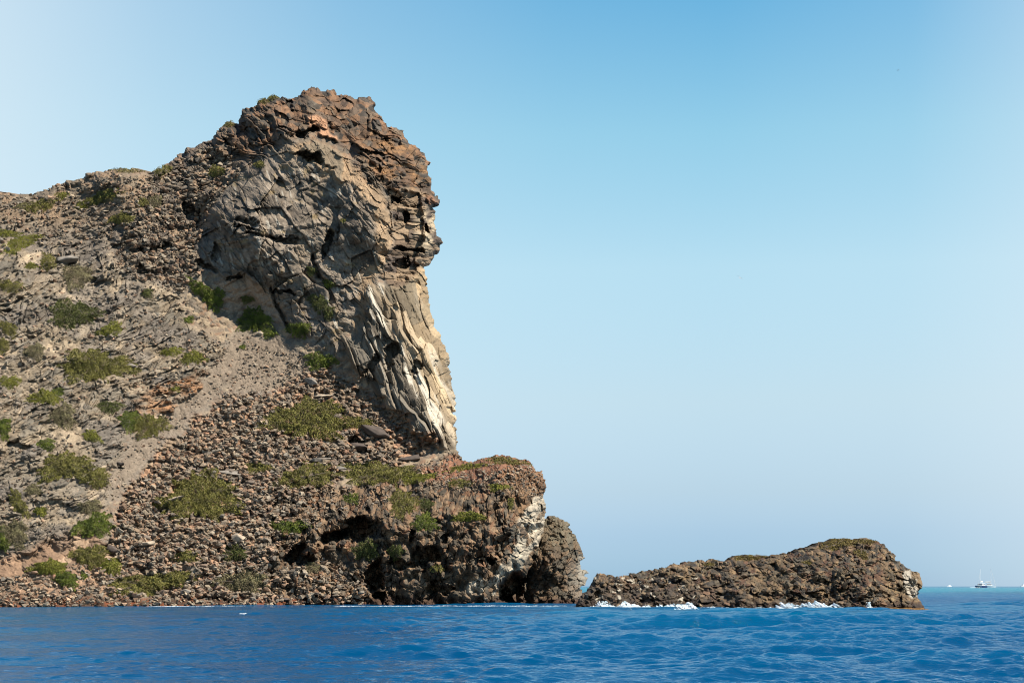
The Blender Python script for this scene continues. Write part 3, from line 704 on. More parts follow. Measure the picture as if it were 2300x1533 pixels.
for ln, cw, dp in (([(609,649),(625,690),(644,724),(652,745)], 4, 2.0), ([(556,518),(609,528),(625,544),(661,549)], 4, 2.0), ([(537,489),(582,502)], 4, 1.8), ([(703,577),(710,616),(740,640)], 4, 1.8), ([(869,433),(873,541)], 4, 1.5)):
    hd.crack(ln, cw, dp)
# pink slab under the summit stands proud
zs = hd.zone([(690,265),(705,262),(735,285),(750,305),(735,315),(705,292)], 3); hd.D -= zs * 1.6; hd.paint(zs, (.42, .27, .185))
zs = hd.zone([(681,330),(720,322),(755,345),(775,400),(725,372)], 5); hd.D -= zs * 1.2; hd.paint(zs, (.25, .21, .165))
zs = hd.zone([(968,436),(978,432),(990,456),(974,464)], 2); hd.D -= zs * 1.5; hd.paint(zs, (.26, .16, .11))
# wet and rusty foot
hz = H + (HY - hd.fy) / F * hd.D
foot = sstep(1.5, .5, hz + .5 * fbm(u / 1.5, v / .8, 72, 3))
hd.paint(foot * .9, (.075, .045, .03))
hd.paint(np.clip(sstep(1.3, .5, hz) * sstep(.0, .3, fbm(u / .8, v / .5, 73, 3)) * sstep(900, 600, hd.fx), 0, 1) * .8, (.22, .085, .04))
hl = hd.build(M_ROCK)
tag(hl, "tall brown and grey volcanic headland with a sheer overhanging cliff above a scree slope", "headland", kind="structure")

# ------------------------------------------------------------------ sea stack behind the promontory's end
skyS = [(1150,1364),(1160,1240),(1190,1180),(1215,1162),(1240,1157),(1262,1165),(1275,1178),(1280,1192),(1295,1205),(1303,1220),(1304,1234),(1315,1252),(1312,1258),(1305,1263),(1308,1272),(1320,1280),(1322,1298),(1318,1310),(1310,1322),(1304,1345),(1300,1366)]
ctrlS = [(1150,1250,266),(1150,1360,262),(1220,1165,270),(1260,1175,266),(1290,1215,266),(1240,1240,260),(1290,1270,262),(1315,1290,266),(1250,1300,258),(1300,1330,259),(1200,1355,257),(1250,1358,256),(1300,1360,257),(1300,1384,254),(1150,1384,257)]
st = Relief("sea_stack", skyS, [(1300,1380),(1150,1380)], ctrlS, 1.25, 20, 3.0, 6.0, [(3, .06, 0), (10, .3, .06), (18, .6, .2)])
W1 = np.ones(len(st.u), f32)
st.D -= 1.2 * fbm(st.u / 3, st.v / 4, 121, 4)
st.D += 1.6 * np.maximum(0, fbm(st.u / 2, st.v / 2, 129, 4))
h, i9 = st.sub(W1, lambda a, b: strata(a, b, 58, 1.2, 130, .9, 3)); st.D -= h * 1.0
h, i1 = st.sub(W1, lambda a, b: rubble(a, b, 2.2, 122, .9, 40, 5, .9)); st.D -= h * .5
h, i4 = st.sub(W1, lambda a, b: blocks(a, b, .8, 128, 1, 30, .9, .4)); st.D -= h * .8
h, i2 = st.sub(W1, lambda a, b: rubble(a, b, .9, 123, 1, 20, 5, 1.0)); st.D -= h * .65
h, i3 = st.sub(W1, lambda a, b: rubble(a, b, .4, 124, 1, 0, 4, 1.0)); st.D -= h * .5
st.C[:] = tint_ids(.5 * i2 + .5 * i4, [(.12,.095,.072),(.17,.125,.088),(.095,.085,.07),(.14,.12,.095)]) * (.7 + .6 * i3[:, None])
st.paint(sstep(1255, 1200, st.fy) * .5, np.asarray((.20, .18, .135), f32) * (.75 + .5 * i2[:, None]))
st.paint(sstep(20, 8, np.abs(st.fx - 1312)) * sstep(1240, 1256, st.fy) * sstep(1330, 1300, st.fy) * .8, (.36, .34, .31))
st.paint(sstep(1262, 1290, st.fx) * sstep(1250, 1290, st.fy) * .5, (.24, .225, .205))
hz = H + (HY - st.fy) / F * st.D
st.paint(sstep(1.0, .3, hz), (.085, .05, .035))
tag(st.build(M_ROCK), "dark rounded rock stack at the end of the low promontory beside the islet", "rock stack", kind="structure")

# ------------------------------------------------------------------ islet
skyI = [(1290,1366),(1298,1352),(1312,1330),(1330,1310),(1333,1298),(1342,1288),(1352,1290),(1372,1290),(1390,1295),(1405,1290),(1440,1282),(1475,1278),(1500,1270),(1525,1264),(1560,1262),(1590,1258),(1598,1256),(1606,1260),(1635,1260),(1650,1250),(1680,1246),(1705,1247),(1728,1250),(1740,1244),(1765,1240),(1782,1242),(1795,1234),(1825,1226),(1840,1218),(1865,1209),(1895,1208),(1912,1211),(1925,1212),(1945,1209),(1960,1210),(1985,1222),(1998,1236),(2012,1246),(2014,1258),(2030,1268),(2045,1280),(2055,1284),(2068,1282),(2070,1300),(2072,1312),(2066,1322),(2063,1340),(2068,1352),(2082,1366)]
def YwI(px): return 214 - (px - 1290) / 800.0 * 14
ctrlI = []
for px in (1290, 1400, 1550, 1700, 1850, 2000, 2090):
    ctrlI += [(px, 1364, YwI(px)), (px, 1392, YwI(px) - 3)]
ctrlI += [(1340,1295,222),(1400,1300,222),(1400,1330,217),(1500,1275,226),(1500,1310,219),(1550,1340,213),(1600,1262,228),(1650,1300,218),(1700,1255,228),(1700,1330,211.5),(1800,1240,227),(1800,1290,215),(1850,1330,208.5),(1880,1212,229),(1900,1240,221),(1900,1280,213),(1950,1212,228),(1980,1250,216),(1980,1310,206.5),(2030,1290,210),(2060,1300,210),(2060,1340,207)]
il = Relief("islet", skyI, [(2082,1386),(1290,1386)], ctrlI, 1.0, 20, 3.5, 4.0, [(3, .01, 0), (12, .08, .12), (22, .2, .35)])
W1 = np.ones(len(il.u), f32)
il.D -= 1.2 * fbm(il.u / 5, il.v / 3, 141, 4)
h, i0 = il.sub(W1, lambda a, b: rubble(a + fbm(a/2, b/2, 3, 2), b, 3.6, 140, 1.5, 8, 5, .9)); il.D -= h * .75
h, i1 = il.sub(W1, lambda a, b: rubble(a, b, 1.8, 142, 1.3, 5, 5, 1.0)); il.D -= h * .75
h, i4 = il.sub(W1, lambda a, b: blocks(a + fbm(a, b, 4, 2) * .5, b, 1.3, 148, 1.4, 14, .9, .3)); il.D -= h * .6 * patch(il.u, il.v, 150)
h, i2 = il.sub(W1, lambda a, b: rubble(a, b, .85, 143, 1.3, -15, 5, 1.2)); il.D -= h * .8 * patch(il.u, il.v, 151, .4)
h, i6 = il.sub(W1, lambda a, b: blocks(a + fbm(a/2, b/2, 5, 2) * .6, b, .8, 153, 1.8, -18, 1.0, .3)); il.D -= h * .95 * patch(il.u, il.v, 154, .3)
h, i7 = il.sub(W1, lambda a, b: strata(a + fbm(a/3, b/3, 6, 3), b + fbm(a/3, b/3, 7, 3), -12, .9, 155, .9, 2.5)); il.D -= h * .8 * patch(il.u, il.v, 156, 0, 1.2)
h, i5 = il.sub(W1, lambda a, b: blocks(a, b + fbm(a, b, 4, 2) * .3, .5, 149, 1.5, -10, .9, .35)); il.D -= h * .6 * patch(il.u, il.v, 152)
h, i3 = il.sub(W1, lambda a, b: rubble(a, b, .36, 144, 1.2, 0, 4, 1.1)); il.D -= h * .7
il.D += 2.2 * np.maximum(0, fbm(il.u / 2.4, il.v / 1.6, 147, 4) - .05)
il.C[:] = tint_ids(.5 * i2 + .5 * i5, [(.13,.10,.07),(.17,.125,.085),(.10,.09,.075),(.24,.18,.12),(.14,.12,.09),(.15,.095,.065),(.07,.062,.055),(.20,.165,.115)]) * (.55 + .6 * i3[:, None])
il.paint(sstep(.1, .45, fbm(il.u / 3, il.v / 2, 145, 3)) * .4, np.asarray((.22, .165, .10), f32) * (.6 + .8 * i3[:, None]))
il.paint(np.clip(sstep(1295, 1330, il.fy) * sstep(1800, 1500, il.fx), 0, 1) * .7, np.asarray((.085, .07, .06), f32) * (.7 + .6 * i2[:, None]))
il.paint(((i3 > .93) & (il.fy > 1295) & (il.fx < 1600)).astype(f32) * .9, (.42, .40, .36))
wz = il.zone([(2028,1284),(2046,1278),(2062,1310),(2068,1340),(2050,1348),(2038,1322)], 4)
il.paint(wz * .9, (.40, .38, .35)); il.D -= wz * .6
il.paint(il.zone([(2052,1278),(2075,1278),(2075,1318),(2060,1312)], 3) * .7, (.24, .19, .13))
hz = H + (HY - il.fy) / F * il.D
il.paint(sstep(.95, .25, hz + .35 * fbm(il.u / 1.2, il.v / .6, 146, 3)) * .9, (.055, .038, .028))
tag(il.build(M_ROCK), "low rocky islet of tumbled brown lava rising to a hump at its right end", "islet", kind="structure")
# weed-covered ledge at its foot
def ledge():
    n = 160; V = []; Fc = []
    for k in range(n + 1):
        t = k / n; px = 1868 + t * 218; Y = 197.5 - 2.5 * math.sin(t * 3.1)
        x = (px - CX) / F * Y
        a = .26 * (math.sin(t * math.pi) ** .4) * (.55 + .6 * abs(math.sin(k * .37) * math.sin(k * .13 + 1))) * (.75 + .5 * random.random()) + .02
        for dy, z in ((-1.2, -.5), (-.7 + random.uniform(-.2, .2), a * .6), (-.2, a), (.9, a * (.8 + .3 * random.random())), (3.5, a * .5), (9, -.4)):
            V.append((x, Y + dy, z))
    for k in range(n):
        for j in range(5):
            a = k * 6 + j; Fc.append((a, a + 6, a + 7, a + 1))
    return V, Fc
V, Fc = ledge()
M_WEED = boulder_material("golden_seaweed", [(0, (.30, .17, .05)), (1, (.34, .19, .06))])
tag(mesh_np("tidal_ledge", V, Fc, M_WEED), "low ledge of golden seaweed at the water's edge below the islet's hump", "rock ledge", kind="structure")

# ------------------------------------------------------------------ sea
def waves(x, y, spacing):
    z = np.zeros(x.shape, f32); r = np.random.default_rng(5)
    for lam, amp, n, spread in ((26, .20, 3, .14), (13, .06, 5, .4), (7, .048, 8, .6), (4, .034, 12, .8), (2.2, .025, 18, 1.0), (1.2, .020, 18, 1.1), (.7, .015, 18, 1.2), (.42, .010, 16, 1.3)):
        for k in range(n):
            L = lam * r.uniform(.75, 1.3); th = math.pi * .5 + .18 + r.normal() * spread * .55
            ph = r.uniform(0, 6.28); kx, ky = math.cos(th) * 6.283 / L, math.sin(th) * 6.283 / L
            a = amp * r.uniform(.6, 1.3) / math.sqrt(n) * 1.9
            att = np.clip((L / spacing - 2.5) / 2.5, 0, 1)
            p = kx * x + ky * y + ph
            s_ = np.sin(p)
            z += (a * att * (s_ + .08 * np.cos(2 * p))).astype(f32)
    z *= np.clip(1 + .7 * fbm(x / 14, y / 20, 404, 3) + .5 * fbm(x / 3.5, y / 7, 406, 2), .3, 2)
    z *= 1 - .65 * sstep(172, 198, y) * sstep(.235, .21, x / y)
    # the water in the lee of the headland is calmer
    z *= .42 + .58 * sstep(-22, 8, x + .12 * (y - 100) + 10 * fbm(x / 12, y / 25, 405, 3))
    return z
def sea():
    rows = [8.0]
    while rows[-1] < 40: rows.append(rows[-1] * 1.012)
    while rows[-1] < 330: rows.append(rows[-1] * 1.0018)
    while rows[-1] < 1200: rows.append(rows[-1] * 1.006)
    while rows[-1] < 11000: rows.append(rows[-1] * 1.03)
    rows = np.array(rows, np.float64)
    t = np.linspace(-.275, .275, 1150)
    side = np.geomspace(.285, 1.6, 40)
    t = np.concatenate([-side[::-1], t, side])
    T, Y = np.meshgrid(t, rows)
    X = T * Y
    sp = np.maximum(np.gradient(rows)[:, None] * np.ones_like(T), np.gradient(t)[None, :] * Y)
    Z = waves(X.ravel().astype(f32), Y.ravel().astype(f32), sp.ravel().astype(f32))
    Z = Z.astype(np.float64) - (X.ravel() ** 2 + Y.ravel() ** 2) / (2 * 7.4e6)
    V = np.stack([X.ravel(), Y.ravel(), Z], 1)
    ny, nx = T.shape
    jj, ii = np.meshgrid(np.arange(ny - 1), np.arange(nx - 1), indexing='ij')
    a = (jj * nx + ii).ravel()
    o = mesh_np("sea", V, np.stack([a, a + 1, a + nx + 1, a + nx], 1), M_SEA, smooth=True)
    tag(o, "deep blue rippled sea with low swell reaching to the horizon", "sea", kind="structure")
sea()

# ------------------------------------------------------------------ foam along the islet and promontory
def foam_band(name, pts, hgt, wid, seed, label):
    """swash: a lumpy low bank of white water on the waterline; pts = (px, Y)"""
    r = random.Random(seed); V = []; Fc = []; n0 = 0
    prof = 9
    L = []
    for (p0, y0), (p1, y1) in zip(pts[:-1], pts[1:]):
        m = max(2, int(abs(p1 - p0) / 1.5))
        for k in range(m): L.append((p0 + (p1 - p0) * k / m, y0 + (y1 - y0) * k / m))
    N = len(L)
    xs = np.arange(N)
    e = fbm(xs / 9.0, xs * 0 + seed, 500 + seed, 4); e2 = fbm(xs / 3.0, xs * 0 + 7.7, 520 + seed, 3)
    for k, (px, Y) in enumerate(L):
        env = min(1, k / 12, (N - 1 - k) / 12)
        hh = hgt * max(.05, .65 + .9 * e[k] + .4 * e2[k]) * env
        ww = wid * (.7 + .6 * e[k])
        for j in range(prof):
            t = j / (prof - 1)
            y = Y - ww * (1 - t) + .6 * ww * t * 0
            z = -.05 + (hh + .05) * (t ** 1.5) + r.uniform(-.03, .03) * env
            X = (px - CX) / F * Y
            V.append((X + r.uniform(-.05, .05), y + r.uniform(-.15, .15), z))
    for k in range(N - 1):
        for j in range(prof - 1):
            if r.random() < .14 * (1 - j / prof) * 2: continue
            a = k * prof + j; Fc.append((a, a + prof, a + prof + 1, a + 1))
    tag(mesh_np(name, V, Fc, M_FOAM if hgt > .3 else M_THIN), label, "foam", kind="stuff")
foam_band("wave_foam", [(1318,215),(1360,213),(1420,211),(1500,209.5),(1575,208)], .62, 12, 1, "white swash foam along the dark left foot of the islet")
foam_band("wave_foam", [(1722,205),(1760,203),(1830,201),(1905,199)], .75, 14, 2, "broad white swash foam below the middle of the islet")
foam_band("wave_foam", [(1560,207),(1640,206),(1730,204.5)], .22, 5, 3, "thin foam line between the two white washes of the islet")
foam_band("wave_foam", [(750,229),(830,232),(950,234),(1100,236),(1290,233)], .05, 6, 4, "thin broken foam streaks on the water before the promontory")
foam_band("wave_foam", [(330,229),(450,231.5),(570,234)], .02, 2, 5, "thin foam line along the rusty foot of the scree shore")
foam_band("wave_foam", [(2060,197),(2088,196)], .10, 3, 6, "small foam patch at the right tip of the islet")
def splash(px, Y, w, h, seed, label):
    r = random.Random(seed); bm = bmesh.new()
    for k in range(90):
        t = r.random() ** .7; s_ = r.uniform(.03, .09) * (1.3 - t)
        m = Matrix.Translation((r.gauss(0, w * (.45 - .28 * t)), r.gauss(0, w * .3), h * t)) @ Matrix.Scale(s_ * 1.6, 4)
        bmesh.ops.create_icosphere(bm, subdivisions=1, radius=1, matrix=m)
    me = bpy.data.meshes.new("splash"); bm.to_mesh(me); bm.free(); me.materials.append(M_FOAM)
    o = bpy.data.objects.new("splash", me); o.location = ((px - CX) / F * Y, Y, 0); COL.objects.link(o)
    tag(o, label, "splash", kind="stuff")
splash(1358, 213, 1.1, .75, 1, "widest white splash at the far left foot of the islet")
splash(1403, 212, .5, .75, 2, "narrow white splash right of the widest one at the islet's left foot")
splash(1424, 211.5, .4, .45, 4, "smallest low splash at the dark left foot of the islet")
splash(1952, 196, .35, .8, 3, "upright white splash beside the seaweed ledge")

# shrub footprints: px, py, half width, half height, slant, height, foliage, label
SH = [
 (690,943,92,42,0,1.5,'olive',"wide domed olive shrub mound on the scree under the cliff's foot"),
 (452,1117,90,52,5,1.7,'olive',"largest round olive shrub in the middle of the lower scree"),
 (850,1062,92,24,-2,.9,'olive',"long flat dark green mat between the scree and the promontory"),
 (938,1073,42,11,8,.6,'yellow',"narrow yellow-green mat at the right end of the long flat mat"),
 (690,1068,66,26,10,.9,'olive',"uneven olive patch left of the long flat mat"),
 (580,1050,32,12,0,.7,'olive',"small oval olive shrub above and right of the largest round shrub"),
 (215,822,80,34,0,1.5,'olive',"broad olive shrub on the left slope with a grey boulder at its edge"),
 (165,706,54,28,0,1.9,'dark',"dark green bushy shrub casting a shadow on the bare left slope"),
 (172,622,32,26,0,1.7,'dry',"brown-grey twiggy shrub on the left slope below the long grey slab"),
 (250,740,30,14,15,1.0,'yellow',"yellow-green shrub right of and below the dark bushy one"),
 (450,648,38,14,-32,.9,'green',"green strip of shrub climbing leftwards from the pale slab under the cliff"),
 (482,672,22,25,-10,1.0,'green',"green shrub patch at the left edge of the pale slab"),
 (572,720,38,26,0,1.3,'green',"bright green many-lobed shrub at the foot of the pale slab"),
 (605,749,16,10,0,.8,'green',"small bright green shrub right of the pale boulder at the cliff foot"),
 (670,741,27,16,0,1.3,'green',"compact round green shrub against the dark cliff foot"),
 (718,811,34,18,0,1.1,'green',"olive green shrub on the upper scree under the cliff"),
 (434,804,27,14,0,1.1,'yellow',"yellow-green domed shrub near the top of the gravel path"),
 (387,790,24,10,5,.8,'yellow',"flat yellow-green shrub left of the domed one by the gravel path"),
 (335,955,42,25,0,1.3,'olive',"olive half of the shrub pair at the upper edge of the gravel path"),
 (292,945,24,22,0,1.3,'green',"green shrub at the left of the pair at the upper edge of the path"),
 (248,914,28,13,0,.9,'dark',"dark green shrub left of the orange rock outcrop"),
 (100,893,37,15,0,1.0,'yellow',"yellow-green pillow shrub on the left slope above the grey one"),
 (143,935,27,26,0,1.6,'dry',"round grey dry shrub on the left slope"),
 (145,1047,60,27,12,1.2,'olive',"olive shrub on the strata ledges at left"),
 (212,1072,36,20,-5,1.0,'olive',"dull olive shrub at the lower right of the ledge shrub"),
 (105,998,20,12,0,1.0,'green',"small vivid green shrub above the strata ledges at left"),
 (208,980,22,12,-20,.8,'yellow',"thin yellow-green shrub above a dark hollow left of the path"),
 (42,1130,15,34,32,.8,'olive',"narrow olive strip of shrub running down the left edge slope"),
 (212,1180,44,25,15,1.3,'green',"green shrub at the lower end of the gravel path"),
 (205,1140,24,17,0,1.1,'dry',"grey dry shrub just above the green one at the path's lower end"),
 (205,1248,42,23,0,1.3,'olive',"grey-olive shrub near the left shore"),
 (250,1272,26,19,0,1.1,'yellow',"vivid yellow-green shrub at the right foot of the grey-olive one"),
 (112,1275,42,16,0,1.0,'yellow',"pale yellow-green shrub low on the left shore"),
 (150,1302,28,17,-20,1.0,'green',"green shrub below the pale yellow-green one on the left shore"),
 (30,1200,33,28,0,1.5,'dry',"tan-grey dry shrub at the left edge of the shore bluff"),
 (6,1212,16,26,0,1.2,'green',"green shrub cut by the left picture edge near the shore bluff"),
 (335,1310,88,22,6,1.0,'olive',"long low olive shrub lying along the shore"),
 (400,1296,32,14,0,1.0,'olive',"olive tuft on top of the long low shore shrub"),
 (545,1306,58,23,0,1.1,'dry',"dry olive shrub on the shore right of the long low one"),
 (528,1243,27,18,0,1.1,'dark',"dark green shrub under the striped tan slab boulder"),
 (420,1250,30,13,0,.8,'olive',"small olive shrub among the boulders of the lower scree"),
 (650,1183,40,14,0,.9,'green',"green shrub lying on the ledge left of the large cave"),
 (822,1236,28,21,0,1.7,'dark',"dark green bush growing in the mouth of the large cave"),
 (889,1240,17,14,0,1.2,'dark',"small dark bush right of the cave mouth bush"),
 (905,1130,32,30,30,1.1,'olive',"dark olive shrub on the promontory's left shoulder"),
 (957,1134,17,15,0,.9,'dark',"small grey-green shrub right of the one on the promontory's shoulder"),
 (955,1174,28,19,0,1.1,'green',"green shrub hanging on the promontory's middle wall"),
 (1050,1160,36,10,0,.9,'yellow',"flat yellow-green shrub on the promontory's middle ledge"),
 (1032,1085,27,10,0,.7,'olive',"small olive shrub on the promontory's upper slope"),
 (1120,1094,25,8,0,.6,'yellow',"thin yellow-green shrub near the promontory's right brow"),
 (1138,1036,52,9,-5,.6,'olive',"olive mat along the promontory's red crest"),
 (1050,1049,48,7,8,.5,'yellow',"thin olive mat on the red saddle behind the promontory"),
 (790,1120,18,12,0,.8,'green',"small green shrub above the large cave"),
 (980,1276,16,8,0,.7,'olive',"small olive shrub low on the promontory's dark wall"),
 (1147,1130,7,14,0,.6,'olive',"tiny upright shrub on the promontory's right wall"),
 (22,858,25,13,0,1.0,'yellow',"yellow-green shrub at the left picture edge beside pale ledges"),
 (8,778,12,18,0,1.1,'olive',"olive shrub cut by the left picture edge above the pale ledges"),
 (18,738,26,13,-35,.9,'olive',"olive shrub slanting down from the left picture edge"),
 (80,790,22,17,0,1.1,'dry',"grey-green shrub left of the broad olive shrub"),
 (22,642,30,13,-8,.9,'olive',"olive shrub at the left picture edge level with the twiggy brown one"),
 (14,525,30,9,-3,.8,'yellow',"brightest yellow-green shrub at the left picture edge under the ridge"),
 (45,547,44,15,22,.8,'yellow',"yellow-green strip below the brightest shrub on the left edge"),
 (108,588,18,18,0,1.1,'olive',"olive shrub at the left end of the long grey slab"),
 (70,598,14,8,0,.7,'yellow',"tiny yellow-green shrub left of the long grey slab"),
 (225,446,52,12,20,.9,'olive',"long olive shrub streak below the left ridge"),
 (183,461,12,8,0,.7,'yellow',"small yellow-green shrub at the lower end of the ridge streak"),
 (275,490,30,13,12,1.0,'olive',"olive shrub below the ridge streak at the edge of the dark blocks"),
 (85,462,42,13,8,.9,'olive',"olive patch on the left ridge slope"),
 (140,440,18,8,8,.8,'yellow',"small yellowish shrub on the left ridge"),
 (365,384,25,11,25,1.0,'olive',"olive shrub on the notch where the ridge meets the cliff"),
 (350,453,16,15,0,1.3,'dry',"dry round shrub among the dark blocks"),
 (321,456,14,10,0,1.0,'olive',"olive shrub left of the dry round one among the dark blocks"),
 (285,383,42,6,-3,.5,'olive',"thin olive mat along the left ridge top"),
 (600,223,40,8,20,.6,'olive',"olive mat on the summit's left shoulder"),
 (517,278,17,8,10,.9,'olive',"small olive shrub on the skyline left of the summit"),
 (485,386,18,13,0,1.1,'olive',"olive shrub above the grey cliff face"),
 (583,370,13,8,0,.8,'olive',"tiny olive shrub on the brown cap above the face"),
 (715,680,22,18,-40,1.0,'dark',"dark green shrub in the gully of the lower face"),
 (738,702,12,18,0,.8,'dark',"narrow dark shrub hanging below the gully shrub"),
 (738,638,12,8,-20,.7,'green',"tiny green shrub high in the gully of the face"),
 (700,609,11,10,0,.7,'dark',"tiny dark shrub in a joint of the grey face"),
 (770,497,7,6,0,.5,'olive',"tiniest tuft on the right side of the grey face"),
 (555,673,14,8,0,.7,'dark',"small dark tuft on the pale slab"),
 (395,874,12,6,0,.6,'yellow',"small green tuft on the orange rock outcrop"),
 (545,779,7,5,0,.5,'green',"tiny green tuft on the gravel below the bright shrubs"),
 (10,962,15,24,0,1.0,'green',"green shrub cut by the left picture edge at mid slope"),
 (332,660,13,10,0,.9,'dark',"small dark shrub below the dark blocks"),
 (425,718,11,7,0,.7,'green',"small green shrub on the slope under the green strip"),
 (800,948,34,13,-5,.7,'olive',"low olive shrub right of the big domed mound"),
 (75,1100,18,11,0,.8,'dry',"dull dry shrub below the strata ledge shrub"),
 (92,1148,14,9,0,.7,'yellow',"small yellowish shrub right of the narrow strip on the left"),
 (130,880,14,8,0,.7,'green',"small green shrub under the broad olive shrub"),
 (190,1292,9,7,0,.6,'green',"tiny green shrub between the two left shore shrubs"),
 (705,1275,22,12,0,.8,'dry',"dry grey shrub below the second small cave"),
]
# ------------------------------------------------------------------ boulders
def hull(seed, n=16, dims=(1, .8, .6), flat=0):
    r = random.Random(seed); bm = bmesh.new()
    for k in range(n):
        d = Vector((r.gauss(0, 1), r.gauss(0, 1), r.gauss(0, 1))).normalized()
        bm.verts.new((d.x * dims[0] * r.uniform(.75, 1.1), d.y * dims[1] * r.uniform(.75, 1.1), d.z * dims[2] * r.uniform(.7, 1.1)))
    res = bmesh.ops.convex_hull(bm, input=bm.verts)
    bmesh.ops.delete(bm, geom=[v for v in bm.verts if not v.link_faces], context='VERTS')
    bmesh.ops.triangulate(bm, faces=bm.faces)
    bm.verts.index_update()
    V = np.array([v.co[:] for v in bm.verts], f32); T = np.array([[v.index for v in f.verts] for f in bm.faces], np.int32)
    bm.free(); return V, T
HULLS = [hull(900 + k, 9 + k % 4, (1, random.uniform(.6, .9), random.uniform(.4, .75))) for k in range(14)]
def boulder_mesh(k, mat, name="boulder"):
    V, T = hull(300 + k, 22, (1, .72 + .2 * ((k * 37) % 10) / 10, .5 + .25 * ((k * 53) % 10) / 10))
    me = bpy.data.meshes.new(name); me.from_pydata([tuple(map(float, p)) for p in V], [], [tuple(map(int, t)) for t in T])
    bm = bmesh.new(); bm.from_mesh(me)
    bmesh.ops.dissolve_limit(bm, angle_limit=math.radians(14), verts=bm.verts, edges=bm.edges)
    bmesh.ops.bevel(bm, geom=[e for e in bm.edges], offset=.035, segments=1, affect='EDGES', clamp_overlap=True)
    bm.to_mesh(me); bm.free(); me.update(); me.materials.append(mat); return me
def put_boulder(rel, me, px, py, wpx, hpx, label, group=None, tilt=0, lift=.1):
    Y = float(rel.Dsm[int(round((py - rel.y0) / rel.step)), int(round((px - rel.x0) / rel.step))])
    s_ = Y / F
    o = bpy.data.objects.new("boulder", me)
    a, b = wpx * s_, hpx * s_
    x, y, z = P(px, py, Y - b * lift - .15)
    o.location = (x, y, z)
    o.scale = (a, max(a, b) * .8, b * 1.35)
    o.rotation_euler = (random.uniform(-.25, .25), -math.radians(tilt), random.uniform(-.35, .35))
    COL.objects.link(o)
    tag(o, label, "boulder", group)
    return o
special = [
 (325,1222,30,12,8,M_PALE,"pale cream flat-topped boulder, the largest light block low on the scree"),
 (270,1041,13,6,-5,M_DARK,"small dark flat boulder alone on the pale gravel path"),
 (540,1212,24,18,-30,M_PALE,"striped tan slab boulder leaning above the dark green shrub"),
 (415,1329,17,10,0,M_GREY,"light grey boulder below the long low shrub at the shore"),
 (716,1032,29,11,4,M_GREY,"pale grey slab below the big olive shrub mound"),
 (765,1051,14,8,0,M_GREY,"grey block at the left end of the long green mat"),
 (697,857,20,11,-15,M_GREY,"grey rounded boulder at the scree top under the cliff foot"),
 (725,888,25,8,0,M_PALE,"pale flat slab just above the big olive shrub mound"),
 (800,1003,34,15,-10,M_DARK,"large dark overhanging block below the cliff's lower end"),
 (845,972,42,18,-22,M_DARK,"dark sloping slab where the cliff foot meets the scree"),
 (920,1030,36,13,10,M_DARK,"dark block with a pale top under the cliff's right end"),
 (152,583,30,13,10,M_GREY,"long grey slab sticking out of the left slope"),
 (293,822,17,9,5,M_GREY,"grey round-backed boulder at the right edge of the broad olive shrub"),
 (120,1297,9,10,0,M_PINK,"pinkish upright boulder beside the yellow-green shrub at left shore"),
 (250,1235,17,18,0,M_DARK,"dark brown upright boulder beside the grey-olive shrub"),
 (583,749,10,8,0,M_PALE,"pale boulder between the two bright green shrubs at the cliff foot"),
 (462,974,9,8,0,M_PINK,"small orange boulder on the upper scree"),
 (386,1125,30,9,22,M_PALE,"tan layered slab at the left edge of the round olive shrub"),
 (538,1015,13,8,5,M_BOULDER,"brown boulder in the middle of the scree"),
 (520,1062,30,7,-4,M_GREY,"long flat grey slab above the round olive shrub"),
 (770,1180,16,9,0,M_BOULDER,"brown block on the lip of the large cave"),
 (640,1345,20,9,0,M_DARK,"dark wet boulder at the waterline below the scree"),
 (575,1300,0,0,0,None,""),
]
for k, (px, py, w, h_, tl, mt, lb) in enumerate(special):
    if mt is None: continue
    put_boulder(hd, boulder_mesh(k, mt), px, py, w, h_, lb, tilt=tl)
SCREE = [(500,900),(620,880),(700,990),(900,1010),(880,1040),(760,1050),(640,1180),(590,1340),(290,1340),(250,1220),(280,1110),(350,1050),(430,960)]
SHR_AVOID = [(a[0], a[1], a[2] * .92, a[3] * .92) for a in SH if a[2] > 10]
bmesh_lib = [boulder_mesh(50 + k, M_BOULDER) for k in range(16)]
def free(px, py): return all(((px - a) / c) ** 2 + ((py - b) / d) ** 2 > 1 for a, b, c, d in SHR_AVOID)
def region_label(px, py):
    if py > 1315: return "shore", "angular brown boulder on the shore below the scree"
    if py > 1180: return "lower", "brown or grey angular boulder on the lower scree near the sea"
    if py > 1040: return "middle", "brown or grey angular boulder in the middle of the scree slope"
    return "upper", "brown or grey angular boulder on the upper scree below the cliff"
cnt = 0; tries = 0
while cnt < 210 and tries < 9000:
    tries += 1
    px, py = random.uniform(240, 900), random.uniform(880, 1342)
    if not inside(np.array([px]), np.array([py]), SCREE)[0] or not free(px, py): continue
    wp = random.uniform(5, 8) + 8 * random.random() ** 3 * (.5 + (py - 880) / 460)
    rg, lb = region_label(px, py)
    put_boulder(hd, bmesh_lib[cnt % 16], px, py, wp, wp * random.uniform(.5, .8), lb, group="boulders of the %s scree" % rg, tilt=random.uniform(-30, 30))
    cnt += 1
